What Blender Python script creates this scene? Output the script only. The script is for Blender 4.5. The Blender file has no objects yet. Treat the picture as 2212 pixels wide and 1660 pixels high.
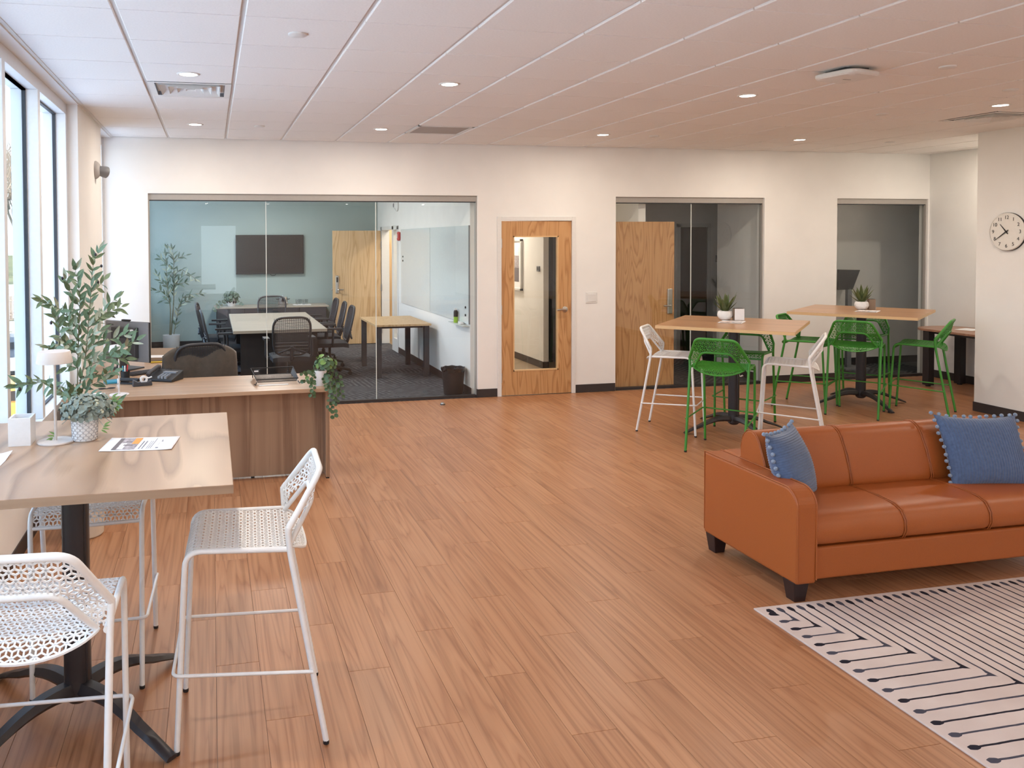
import bpy, math, random
from mathutils import Vector, Matrix, Euler
random.seed(7)
PI = math.pi
S = bpy.context.scene
COL = S.collection

# ------------------------------------------------------------------ camera
CAM_H = 1.8857
cam_d = bpy.data.cameras.new('camera')
cam = bpy.data.objects.new('camera', cam_d)
COL.objects.link(cam)
_yaw, _pitch, _roll = 0.2186, -0.02912, -0.00466
_f = Vector((math.sin(_yaw)*math.cos(_pitch), math.cos(_yaw)*math.cos(_pitch), math.sin(_pitch)))
_r0 = Vector((math.cos(_yaw), -math.sin(_yaw), 0)); _u0 = _r0.cross(_f)
_r = _r0*math.cos(_roll)+_u0*math.sin(_roll); _u = -_r0*math.sin(_roll)+_u0*math.cos(_roll)
_m = Matrix((_r, _u, -_f)).transposed().to_4x4(); _m.translation = Vector((0, 0, CAM_H))
cam.matrix_world = _m
cam_d.sensor_fit = 'HORIZONTAL'; cam_d.sensor_width = 36.0
cam_d.lens = 36.0*1768.07/2212
cam_d.shift_x = (1106-850.03)/2212; cam_d.shift_y = (570.01-830)/2212
cam_d.clip_start = 0.05; cam_d.clip_end = 600
S.camera = cam

# ------------------------------------------------------------------ view, world, sun, lamps
S.view_settings.view_transform = 'Standard'; S.view_settings.look = 'None'
S.view_settings.gamma = 1.0; S.view_settings.use_curve_mapping = False
S.view_settings.exposure = 0.32
W = bpy.data.worlds.new('sky'); S.world = W; W.use_nodes = True
_nt = W.node_tree; _nt.nodes.clear()
_o = _nt.nodes.new('ShaderNodeOutputWorld'); _b = _nt.nodes.new('ShaderNodeBackground')
_tc = _nt.nodes.new('ShaderNodeTexCoord'); _sx = _nt.nodes.new('ShaderNodeSeparateXYZ'); _cr = _nt.nodes.new('ShaderNodeValToRGB')
_nt.links.new(_tc.outputs['Generated'], _sx.inputs[0]); _nt.links.new(_sx.outputs['Z'], _cr.inputs[0])
_cr.color_ramp.elements[0].position = 0.0; _cr.color_ramp.elements[0].color = (0.90, 0.95, 1.0, 1)
_cr.color_ramp.elements[1].position = 0.55; _cr.color_ramp.elements[1].color = (0.42, 0.66, 1.0, 1)
_nt.links.new(_cr.outputs[0], _b.inputs[0]); _nt.links.new(_b.outputs[0], _o.inputs[0])
_b.inputs[1].default_value = 3.2
sun_d = bpy.data.lights.new('sun', 'SUN'); sun_d.energy = 22.0; sun_d.angle = 0.009; sun_d.color = (1, .93, .82)
sun = bpy.data.objects.new('sun', sun_d); COL.objects.link(sun)
sun.rotation_euler = Vector((-0.75, 0.25, -0.62)).to_track_quat('-Z', 'Y').to_euler()
# daylight portals over the window openings (sampling aid only, no light of their own)
def portal(name, loc, sx, sy, direction):
    d = bpy.data.lights.new(name, 'AREA'); d.shape = 'RECTANGLE'; d.size = sx; d.size_y = sy
    d.cycles.is_portal = True
    o = bpy.data.objects.new(name, d); COL.objects.link(o); o.location = loc
    o.rotation_euler = Vector(direction).to_track_quat('-Z', 'Z').to_euler()
portal('window_portal', (-1.22, -.5, 1.8), 2.5, 15.2, (1, 0, 0))
portal('window_portal', (-1.22, 12.1, 1.8), 2.5, 5.8, (1, 0, 0))
portal('window_portal', (.22, -8.08, 1.3), 1.1, 2.2, (0, 1, 0))
DOWN_W = 14.0          # watts of each recessed downlight
DOWN_C = (1.0, 0.88, 0.74)

# ------------------------------------------------------------------ material helpers
def new_mat(name):
    m = bpy.data.materials.new(name); m.use_nodes = True
    nt = m.node_tree; p = nt.nodes['Principled BSDF']
    return m, nt, p
def N(nt, t, **kw):
    n = nt.nodes.new(t)
    for k, v in kw.items():
        if isinstance(k, str) and hasattr(n, k): setattr(n, k, v)
    return n
def math_n(nt, op, a, b=None, c=None):
    n = nt.nodes.new('ShaderNodeMath'); n.operation = op
    for i, v in enumerate((a, b, c)):
        if v is None: continue
        if hasattr(v, 'node'): nt.links.new(v, n.inputs[i])
        else: n.inputs[i].default_value = v
    return n.outputs[0]
def ramp(nt, fac, stops):
    n = nt.nodes.new('ShaderNodeValToRGB'); e = n.color_ramp.elements
    while len(e) < len(stops): e.new(0.5)
    for el, (p, c) in zip(e, stops): el.position = p; el.color = (*c, 1)
    nt.links.new(fac, n.inputs[0]); return n.outputs[0]
def mix_c(nt, fac, a, b, mode='MIX'):
    n = nt.nodes.new('ShaderNodeMix'); n.data_type = 'RGBA'; n.blend_type = mode
    for i, v in ((0, fac), (6, a), (7, b)):
        if hasattr(v, 'node'): nt.links.new(v, n.inputs[i])
        elif i == 0: n.inputs[0].default_value = v
        else: n.inputs[i].default_value = (*v, 1)
    return n.outputs[2]
def bump(nt, p, h, dist=0.001, strength=0.5):
    b = nt.nodes.new('ShaderNodeBump'); b.inputs['Distance'].default_value = dist; b.inputs['Strength'].default_value = strength
    nt.links.new(h, b.inputs['Height']); nt.links.new(b.outputs[0], p.inputs['Normal'])
def plain(name, col, rough=0.5, metal=0.0, spec=0.5, noise=0.0, nscale=40.0, bmp=0.0, sheen=0.0, coat=0.0):
    m, nt, p = new_mat(name)
    p.inputs['Roughness'].default_value = rough; p.inputs['Metallic'].default_value = metal
    p.inputs['Specular IOR Level'].default_value = spec
    if sheen: p.inputs['Sheen Weight'].default_value = sheen
    if coat: p.inputs['Coat Weight'].default_value = coat; p.inputs['Coat Roughness'].default_value = 0.1
    tc = N(nt, 'ShaderNodeTexCoord'); ns = N(nt, 'ShaderNodeTexNoise')
    ns.inputs['Scale'].default_value = nscale; ns.inputs['Detail'].default_value = 4
    nt.links.new(tc.outputs['Object'], ns.inputs['Vector'])
    k = max(noise, 0.02)
    c = ramp(nt, ns.outputs['Fac'], [(0.3, tuple(x*(1-k) for x in col)), (0.7, tuple(min(1, x*(1+k)) for x in col))])
    nt.links.new(c, p.inputs['Base Color'])
    if bmp: bump(nt, p, ns.outputs['Fac'], 0.002, bmp)
    return m
def emit(name, col, strength):
    m, nt, p = new_mat(name)
    p.inputs['Base Color'].default_value = (*col, 1); p.inputs['Emission Color'].default_value = (*col, 1)
    p.inputs['Emission Strength'].default_value = strength
    return m
def glass(name, tint=(0.95, 0.98, 0.97), refl=1.0, rough=0.0):
    m, nt, p = new_mat(name); nt.nodes.remove(p)
    out = [n for n in nt.nodes if n.type == 'OUTPUT_MATERIAL'][0]
    t = N(nt, 'ShaderNodeBsdfTransparent'); t.inputs[0].default_value = (*tint, 1)
    g = N(nt, 'ShaderNodeBsdfGlossy'); g.inputs['Roughness'].default_value = rough
    ge = N(nt, 'ShaderNodeNewGeometry'); dt = N(nt, 'ShaderNodeVectorMath'); dt.operation = 'DOT_PRODUCT'
    nt.links.new(ge.outputs['Incoming'], dt.inputs[0]); nt.links.new(ge.outputs['Normal'], dt.inputs[1])
    cs = math_n(nt, 'SUBTRACT', 1.0, math_n(nt, 'ABSOLUTE', dt.outputs['Value']))
    fr = math_n(nt, 'MULTIPLY_ADD', math_n(nt, 'POWER', cs, 5.0), 0.94, 0.06)     # Schlick, the same from both sides of the pane
    mx = N(nt, 'ShaderNodeMixShader')
    nt.links.new(math_n(nt, 'MULTIPLY', fr, refl), mx.inputs[0]); nt.links.new(t.outputs[0], mx.inputs[1]); nt.links.new(g.outputs[0], mx.inputs[2])
    nt.links.new(mx.outputs[0], out.inputs[0]); return m
def wood(name, stops, axis='Y', across=7.0, along=0.55, bands=9.0, fine=0.25, rough=0.4, spec=0.4, coord='Object', warp=1.0, coat=0.0):
    """contour lines of a stretched noise field: flat sawn grain running along axis"""
    m, nt, p = new_mat(name)
    tc = N(nt, 'ShaderNodeTexCoord'); mp = N(nt, 'ShaderNodeMapping')
    sc = {'X': (along, across, across), 'Y': (across, along, across), 'Z': (across, across, along)}[axis]
    mp.inputs['Scale'].default_value = sc
    nt.links.new(tc.outputs[coord], mp.inputs[0])
    n1 = N(nt, 'ShaderNodeTexNoise'); n1.inputs['Scale'].default_value = 1.0; n1.inputs['Detail'].default_value = 2.0
    n1.inputs['Roughness'].default_value = 0.35; n1.inputs['Distortion'].default_value = 0.3*warp
    nt.links.new(mp.outputs[0], n1.inputs[0])
    v = math_n(nt, 'MULTIPLY', n1.outputs['Fac'], bands)
    fr = math_n(nt, 'FRACT', v)
    mp2 = N(nt, 'ShaderNodeMapping'); s2 = {'X': (4, 160, 160), 'Y': (160, 4, 160), 'Z': (160, 160, 4)}[axis]
    mp2.inputs['Scale'].default_value = s2; nt.links.new(tc.outputs[coord], mp2.inputs[0])
    n2 = N(nt, 'ShaderNodeTexNoise'); n2.inputs['Scale'].default_value = 1.0; n2.inputs['Detail'].default_value = 3
    nt.links.new(mp2.outputs[0], n2.inputs[0])
    f2 = math_n(nt, 'MULTIPLY_ADD', math_n(nt, 'SUBTRACT', n2.outputs['Fac'], 0.5), fine, math_n(nt, 'ADD', fr, 0.0))
    c = ramp(nt, f2, stops)
    nt.links.new(c, p.inputs['Base Color'])
    p.inputs['Roughness'].default_value = rough; p.inputs['Specular IOR Level'].default_value = spec
    if coat: p.inputs['Coat Weight'].default_value = coat; p.inputs['Coat Roughness'].default_value = 0.25
    return m

# ------------------------------------------------------------------ materials
M = {}
M['wall'] = plain('wall_paint', (0.87, 0.855, 0.83), 0.75, spec=0.25, noise=0.01, nscale=3)
M['ceil'] = plain('ceiling_tile', (0.87, 0.85, 0.83), 0.9, spec=0.1, noise=0.03, nscale=90, bmp=0.15)
M['tee'] = plain('ceiling_tee', (0.72, 0.69, 0.66), 0.5, spec=0.3)
M['trimwhite'] = plain('trim_white', (0.78, 0.77, 0.75), 0.45, spec=0.4)
M['winframe'] = plain('window_aluminium', (0.74, 0.76, 0.78), 0.4, spec=0.4)
M['gasket'] = plain('window_gasket', (0.03, 0.035, 0.045), 0.5)
M['basebd'] = plain('rubber_base', (0.045, 0.038, 0.038), 0.45, spec=0.4)
M['black'] = plain('black_plastic', (0.02, 0.02, 0.022), 0.45, spec=0.4)
M['dark'] = plain('dark_grey_plastic', (0.05, 0.05, 0.056), 0.5)
M['grey'] = plain('grey_plastic', (0.22, 0.23, 0.25), 0.45)
M['pole'] = plain('black_steel', (0.028, 0.024, 0.026), 0.38, spec=0.5, noise=0.05)
M['white'] = plain('white_gloss', (0.82, 0.82, 0.82), 0.35, spec=0.5)
M['whitepc'] = plain('white_powder_coat', (0.84, 0.84, 0.83), 0.42, spec=0.45)
M['greenpc'] = plain('green_powder_coat', (0.045, 0.26, 0.028), 0.4, spec=0.5)
M['paper'] = plain('paper', (0.84, 0.84, 0.86), 0.8, spec=0.2)
M['lampgrey'] = plain('lamp_greige', (0.62, 0.56, 0.52), 0.55, spec=0.4)
M['steel'] = plain('brushed_steel', (0.55, 0.54, 0.52), 0.28, metal=1.0)
M['chrome'] = plain('polished_steel', (0.8, 0.8, 0.8), 0.12, metal=1.0)
M['teal'] = plain('sage_paint', (0.335, 0.41, 0.39), 0.7, spec=0.3, noise=0.01, nscale=3)
M['screen'] = plain('screen_glass', (0.012, 0.012, 0.014), 0.12, spec=0.5)
M['mesh'] = plain('chair_mesh', (0.028, 0.030, 0.036), 0.8, noise=0.3, nscale=400)
M['chairfr'] = plain('chair_frame', (0.035, 0.037, 0.043), 0.4)
M['jacket'] = plain('jacket_cloth', (0.075, 0.058, 0.042), 0.9, noise=0.15, nscale=25, bmp=0.3, sheen=0.3)
M['leather'] = plain('orange_leather', (0.37, 0.098, 0.020), 0.40, spec=0.45, noise=0.05, nscale=220, bmp=0.12)
M['darkwood'] = plain('dark_wood_leg', (0.022, 0.010, 0.010), 0.4, noise=0.2, nscale=30)
M['stem'] = plain('plant_stem', (0.16, 0.15, 0.09), 0.7, noise=0.15)
M['leaf'] = plain('olive_leaf', (0.125, 0.185, 0.095), 0.5, noise=0.25, nscale=8)
M['leafpale'] = plain('olive_leaf_pale', (0.38, 0.42, 0.31), 0.55, noise=0.15, nscale=8)
M['leafconf'] = plain('tree_leaf', (0.10, 0.145, 0.10), 0.5, noise=0.25, nscale=8)
M['euc'] = plain('eucalyptus_leaf', (0.24, 0.29, 0.255), 0.65, noise=0.2, nscale=12)
M['bud'] = plain('cream_bud', (0.58, 0.56, 0.40), 0.7, noise=0.1)
M['pothos'] = plain('vine_leaf', (0.050, 0.105, 0.040), 0.4, noise=0.35, nscale=20)
M['pothos2'] = plain('vine_leaf_light', (0.14, 0.25, 0.06), 0.4, noise=0.25, nscale=20)
M['agave'] = plain('agave_leaf', (0.075, 0.105, 0.030), 0.45, noise=0.25, nscale=25)
M['olive'] = plain('olive_fruit', (0.02, 0.015, 0.02), 0.35)
M['soil'] = plain('potting_soil', (0.04, 0.03, 0.02), 0.95, noise=0.4, nscale=80)
M['potcream'] = plain('cream_planter', (0.68, 0.60, 0.49), 0.5)
M['potwhite'] = plain('white_ceramic', (0.82, 0.81, 0.80), 0.4)
M['potgrey'] = plain('white_grey_planter', (0.55, 0.56, 0.56), 0.5)
M['potrelief'] = plain('pot_relief_grey', (0.42, 0.41, 0.42), 0.6)
M['red'] = plain('red_plastic', (0.5, 0.03, 0.03), 0.35)
M['orange'] = plain('orange_print', (0.75, 0.33, 0.07), 0.7)
M['printgrey'] = plain('grey_print', (0.38, 0.34, 0.36), 0.7, noise=0.5, nscale=60)
M['printdark'] = plain('dark_print', (0.16, 0.14, 0.15), 0.7)
M['text'] = plain('text_ink', (0.22, 0.22, 0.25), 0.7)
M['clockface'] = plain('clock_face', (0.83, 0.80, 0.75), 0.5)
M['ink'] = plain('black_ink', (0.015, 0.012, 0.012), 0.5)
M['board'] = plain('whiteboard_glass', (0.72, 0.77, 0.78), 0.08, spec=0.5)
M['yellow'] = plain('yellow_plastic', (0.7, 0.5, 0.03), 0.4)
M['blue'] = plain('blue_plastic', (0.05, 0.3, 0.42), 0.4)
M['brownbox'] = plain('kraft_card', (0.30, 0.22, 0.16), 0.8)
M['lime'] = plain('lime_plastic', (0.32, 0.52, 0.05), 0.4)
M['fabricblue'] = plain('blue_corduroy', (0.075, 0.125, 0.24), 0.85, noise=0.15, nscale=60, sheen=0.4)
M['pom'] = plain('pompom_yarn', (0.22, 0.29, 0.40), 0.95, noise=0.25, nscale=150, sheen=0.3)
M['taupe'] = plain('taupe_wall', (0.45, 0.40, 0.34), 0.8, spec=0.2)
M['halltan'] = plain('hall_floor', (0.30, 0.22, 0.14), 0.4)
M['gwin'] = glass('window_glass', (0.93, 0.97, 0.985), 1.0)
M['gpart'] = glass('partition_glass', (0.93, 0.955, 0.945), 1.0)
M['gdoor'] = glass('door_glass', (0.88, 0.89, 0.86), 1.2)
M['gtumbler'] = glass('tumbler_glass', (0.9, 0.92, 0.92), 2.5)
M['gedge'] = plain('glass_edge', (0.70, 0.74, 0.71), 0.25)
M['lens'] = emit('downlight_lens', (1.0, 0.92, 0.82), 9.0)
M['track'] = plain('glazing_track', (0.40, 0.375, 0.345), 0.4, spec=0.4)
M['grass'] = plain('winter_grass', (0.115, 0.115, 0.052), 0.95, noise=0.3, nscale=0.12)
M['snow'] = plain('snow', (0.85, 0.86, 0.9), 0.8)
M['asphalt'] = plain('asphalt', (0.2, 0.2, 0.21), 0.9, noise=0.15, nscale=1)
M['bark'] = plain('bare_tree_bark', (0.17, 0.125, 0.085), 0.9, noise=0.2, nscale=2)
M['carwhite'] = plain('car_paint_white', (0.75, 0.75, 0.76), 0.25, coat=0.5)
M['caryellow'] = plain('car_paint_amber', (0.6, 0.28, 0.05), 0.3, coat=0.5)
M['cardark'] = plain('car_paint_dark', (0.06, 0.07, 0.09), 0.25, coat=0.5)
M['fence'] = plain('weathered_fence', (0.26, 0.2, 0.16), 0.9, noise=0.2, nscale=3)

LAM = [(0.0, (0.30, 0.180, 0.108)), (0.3, (0.39, 0.245, 0.152)), (0.75, (0.47, 0.305, 0.195)), (0.92, (0.35, 0.215, 0.130)), (1.0, (0.28, 0.165, 0.098))]
M['lamX'] = wood('laminate_top', LAM, 'Y', across=3.4, along=0.7, bands=9, fine=0.12, rough=0.3, spec=0.5)
M['lamEdge'] = wood('laminate_edge', [(0, (0.30, 0.19, 0.12)), (1, (0.40, 0.27, 0.175))], 'X', across=30, along=0.6, bands=3, fine=0.2, rough=0.45)
DSK = [(0.0, (0.28, 0.165, 0.10)), (0.4, (0.36, 0.22, 0.135)), (0.8, (0.41, 0.26, 0.16)), (1.0, (0.26, 0.15, 0.09))]
M['deskV'] = wood('desk_panel', DSK, 'Z', across=7.5, along=0.13, bands=5, fine=0.3, rough=0.4)
M['deskH'] = wood('desk_top', [(0, (0.36, 0.22, 0.13)), (0.5, (0.47, 0.30, 0.185)), (1, (0.40, 0.25, 0.15))], 'X', across=8, along=0.35, bands=4, fine=0.2, rough=0.33, spec=0.5)
TBL = [(0.0, (0.40, 0.215, 0.105)), (0.5, (0.50, 0.285, 0.15)), (1.0, (0.44, 0.24, 0.12))]
M['tabH'] = wood('table_top_wood', TBL, 'Y', across=6, along=0.4, bands=3, fine=0.15, rough=0.3, spec=0.5)
OAK = [(0.0, (0.42, 0.20, 0.075)), (0.25, (0.56, 0.30, 0.125)), (0.8, (0.60, 0.335, 0.15)), (1.0, (0.43, 0.21, 0.08))]
M['oak'] = wood('oak_veneer', OAK, 'Z', across=6.5, along=0.75, bands=11, fine=0.35, rough=0.4, spec=0.45)
OAK2 = [(0.0, (0.50, 0.315, 0.15)), (0.25, (0.62, 0.42, 0.225)), (0.8, (0.66, 0.46, 0.26)), (1.0, (0.51, 0.33, 0.165))]
M['oakpale'] = wood('oak_veneer_pale', OAK2, 'Z', across=7, along=0.5, bands=10, fine=0.35, rough=0.45)
M['oakbead'] = plain('oak_bead', (0.70, 0.46, 0.23), 0.4)
GRY = [(0.0, (0.36, 0.31, 0.25)), (0.5, (0.44, 0.385, 0.315)), (1.0, (0.39, 0.34, 0.275))]
M['ashtop'] = wood('ash_table_top', GRY, 'X', across=9, along=0.5, bands=4, fine=0.2, rough=0.35)
M['walnut'] = wood('walnut_top', [(0, (0.30, 0.16, 0.10)), (1, (0.40, 0.22, 0.14))], 'X', across=8, along=0.5, bands=4, fine=0.2, rough=0.35)

PLW, PLL = 0.188, 1.22
def floor_mat():
    m, nt, p = new_mat('oak_plank')
    g = N(nt, 'ShaderNodeNewGeometry'); sx = N(nt, 'ShaderNodeSeparateXYZ'); nt.links.new(g.outputs['Position'], sx.inputs[0])
    row = math_n(nt, 'FLOOR', math_n(nt, 'DIVIDE', sx.outputs['X'], PLW))
    off = math_n(nt, 'FRACT', math_n(nt, 'MULTIPLY', row, 0.3819))
    col = math_n(nt, 'FLOOR', math_n(nt, 'ADD', math_n(nt, 'DIVIDE', sx.outputs['Y'], PLL), off))
    cb = N(nt, 'ShaderNodeCombineXYZ'); nt.links.new(row, cb.inputs[0]); nt.links.new(col, cb.inputs[1])
    wn = N(nt, 'ShaderNodeTexWhiteNoise'); wn.noise_dimensions = '2D'; nt.links.new(cb.outputs[0], wn.inputs['Vector'])
    # grain coordinates shifted per plank
    va = N(nt, 'ShaderNodeVectorMath'); va.operation = 'MULTIPLY_ADD'
    nt.links.new(wn.outputs['Color'], va.inputs[0]); va.inputs[1].default_value = (37, 53, 11); nt.links.new(g.outputs['Position'], va.inputs[2])
    mp = N(nt, 'ShaderNodeMapping'); mp.inputs['Scale'].default_value = (8.5, 0.40, 1); nt.links.new(va.outputs[0], mp.inputs[0])
    n1 = N(nt, 'ShaderNodeTexNoise'); n1.inputs['Scale'].default_value = 1; n1.inputs['Detail'].default_value = 2.5; n1.inputs['Roughness'].default_value = 0.4; n1.inputs['Distortion'].default_value = 0.35
    nt.links.new(mp.outputs[0], n1.inputs[0])
    fr = math_n(nt, 'FRACT', math_n(nt, 'MULTIPLY', n1.outputs['Fac'], 9.0))
    mp2 = N(nt, 'ShaderNodeMapping'); mp2.inputs['Scale'].default_value = (60, 0.9, 1); nt.links.new(va.outputs[0], mp2.inputs[0])
    n2 = N(nt, 'ShaderNodeTexNoise'); n2.inputs['Scale'].default_value = 1; n2.inputs['Detail'].default_value = 4; nt.links.new(mp2.outputs[0], n2.inputs[0])
    c1 = ramp(nt, fr, [(0.0, (0.36, 0.150, 0.066)), (0.15, (0.43, 0.195, 0.090)), (0.6, (0.485, 0.232, 0.112)), (0.9, (0.44, 0.202, 0.094)), (1.0, (0.37, 0.155, 0.068))])
    c2 = ramp(nt, n2.outputs['Fac'], [(0.34, (0.78, 0.74, 0.70)), (0.52, (1, 1, 1)), (0.75, (1.0, 1.0, 1.0))])
    c3 = mix_c(nt, 1.0, c1, c2, 'MULTIPLY')
    tint = ramp(nt, wn.outputs['Value'], [(0.0, (0.88, 0.86, 0.84)), (0.5, (0.98, 0.98, 0.98)), (1.0, (1.0, 1.03, 1.06))])
    nt.links.new(mix_c(nt, 1.0, c3, tint, 'MULTIPLY'), p.inputs['Base Color'])
    p.inputs['Roughness'].default_value = 0.36; p.inputs['Specular IOR Level'].default_value = 0.5
    return m
M['floor'] = floor_mat()
def carpet_mat():
    m, nt, p = new_mat('carpet')
    tc = N(nt, 'ShaderNodeTexCoord')
    vo = N(nt, 'ShaderNodeTexVoronoi'); vo.inputs['Scale'].default_value = 2.2; nt.links.new(tc.outputs['Object'], vo.inputs[0])
    sx = N(nt, 'ShaderNodeSeparateXYZ'); nt.links.new(vo.outputs['Color'], sx.inputs[0])
    ang = math_n(nt, 'MULTIPLY_ADD', math_n(nt, 'GREATER_THAN', sx.outputs[0], 0.5), 1.9, math_n(nt, 'MULTIPLY', sx.outputs[1], 0.5))
    ps = N(nt, 'ShaderNodeSeparateXYZ'); nt.links.new(tc.outputs['Object'], ps.inputs[0])
    t = math_n(nt, 'ADD', math_n(nt, 'MULTIPLY', ps.outputs[0], math_n(nt, 'COSINE', ang)), math_n(nt, 'MULTIPLY', ps.outputs[1], math_n(nt, 'SINE', ang)))
    w = math_n(nt, 'MULTIPLY_ADD', math_n(nt, 'SINE', math_n(nt, 'MULTIPLY', t, 95.0)), 0.5, 0.5)
    ns = N(nt, 'ShaderNodeTexNoise'); ns.inputs['Scale'].default_value = 9; ns.inputs['Detail'].default_value = 5; nt.links.new(tc.outputs['Object'], ns.inputs[0])
    f = math_n(nt, 'MULTIPLY', w, math_n(nt, 'MULTIPLY_ADD', ns.outputs['Fac'], 1.6, -0.25))
    nt.links.new(ramp(nt, f, [(0.1, (0.055, 0.058, 0.066)), (0.75, (0.15, 0.155, 0.168))]), p.inputs['Base Color'])
    p.inputs['Roughness'].default_value = 0.95; p.inputs['Specular IOR Level'].default_value = 0.1
    return m
M['carpet'] = carpet_mat()
RUG_X, RUG_Y = 2.665, 3.61
def rug_mat():
    m, nt, p = new_mat('woven_rug')
    tc = N(nt, 'ShaderNodeTexCoord'); s = N(nt, 'ShaderNodeSeparateXYZ'); nt.links.new(tc.outputs['Object'], s.inputs[0])
    pu, pv = 0.0577, 0.0785
    nz = N(nt, 'ShaderNodeTexNoise'); nz.inputs['Scale'].default_value = 14; nz.inputs['Detail'].default_value = 2; nt.links.new(tc.outputs['Object'], nz.inputs[0])
    jit = math_n(nt, 'MULTIPLY_ADD', nz.outputs['Fac'], 0.006, -0.003)
    u = math_n(nt, 'ADD', s.outputs['X'], jit); v = math_n(nt, 'ADD', math_n(nt, 'MULTIPLY', s.outputs['Y'], -1.0), jit)
    P = math_n(nt, 'DIVIDE', math_n(nt, 'SUBTRACT', u, 0.0623), pu); Q = math_n(nt, 'DIVIDE', math_n(nt, 'SUBTRACT', v, 0.0855), pv)
    # v lines sit on a finer pitch near the far side; nested L shapes from the larger of both
    mm = math_n(nt, 'MAXIMUM', P, Q); rd = math_n(nt, 'ROUND', mm)
    isP = math_n(nt, 'GREATER_THAN', P, Q)
    pitch = math_n(nt, 'MULTIPLY_ADD', isP, pu-pv, pv)
    d = math_n(nt, 'MULTIPLY', math_n(nt, 'ABSOLUTE', math_n(nt, 'SUBTRACT', mm, rd)), pitch)
    # distance to the blob ends near the borders, and to the corner on the diagonal
    end = math_n(nt, 'SUBTRACT', math_n(nt, 'MULTIPLY_ADD', isP, 0.0, math_n(nt, 'MINIMUM', math_n(nt, 'ADD', u, math_n(nt, 'MULTIPLY', isP, 9.0)), math_n(nt, 'ADD', v, math_n(nt, 'MULTIPLY', math_n(nt, 'SUBTRACT', 1.0, isP), 9.0)))), 0.052)
    e1 = math_n(nt, 'SUBTRACT', 1.0, math_n(nt, 'DIVIDE', math_n(nt, 'ABSOLUTE', end), 0.026)); e1 = math_n(nt, 'SQRT', math_n(nt, 'MAXIMUM', e1, 0.0))
    dg = math_n(nt, 'MULTIPLY', math_n(nt, 'ABSOLUTE', math_n(nt, 'SUBTRACT', P, Q)), pitch)
    e2 = math_n(nt, 'MAXIMUM', math_n(nt, 'SUBTRACT', 1.0, math_n(nt, 'DIVIDE', dg, 0.03)), 0.0)
    wdt = math_n(nt, 'ADD', math_n(nt, 'MULTIPLY_ADD', e1, 0.0105, 0.0052), math_n(nt, 'MULTIPLY', e2, 0.008))
    inside = math_n(nt, 'MULTIPLY', math_n(nt, 'GREATER_THAN', end, -0.024), math_n(nt, 'LESS_THAN', d, wdt))
    inside = math_n(nt, 'MULTIPLY', inside, math_n(nt, 'GREATER_THAN', mm, -0.5))
    odd = math_n(nt, 'GREATER_THAN', math_n(nt, 'MODULO', math_n(nt, 'ADD', rd, 0.5), 2.0), 1.0)
    ink = mix_c(nt, odd, (0.024, 0.022, 0.032), (0.075, 0.075, 0.10))
    n2 = N(nt, 'ShaderNodeTexNoise'); n2.inputs['Scale'].default_value = 5; n2.inputs['Detail'].default_value = 4; nt.links.new(tc.outputs['Object'], n2.inputs[0])
    base = ramp(nt, n2.outputs['Fac'], [(0.3, (0.62, 0.52, 0.475)), (0.7, (0.69, 0.595, 0.55))])
    nt.links.new(mix_c(nt, inside, base, ink), p.inputs['Base Color'])
    p.inputs['Roughness'].default_value = 0.95; p.inputs['Specular IOR Level'].default_value = 0.1
    n3 = N(nt, 'ShaderNodeTexNoise'); n3.inputs['Scale'].default_value = 500; nt.links.new(tc.outputs['Object'], n3.inputs[0])
    bump(nt, p, n3.outputs['Fac'], 0.002, 0.4)
    return m
M['rug'] = rug_mat()

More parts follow.
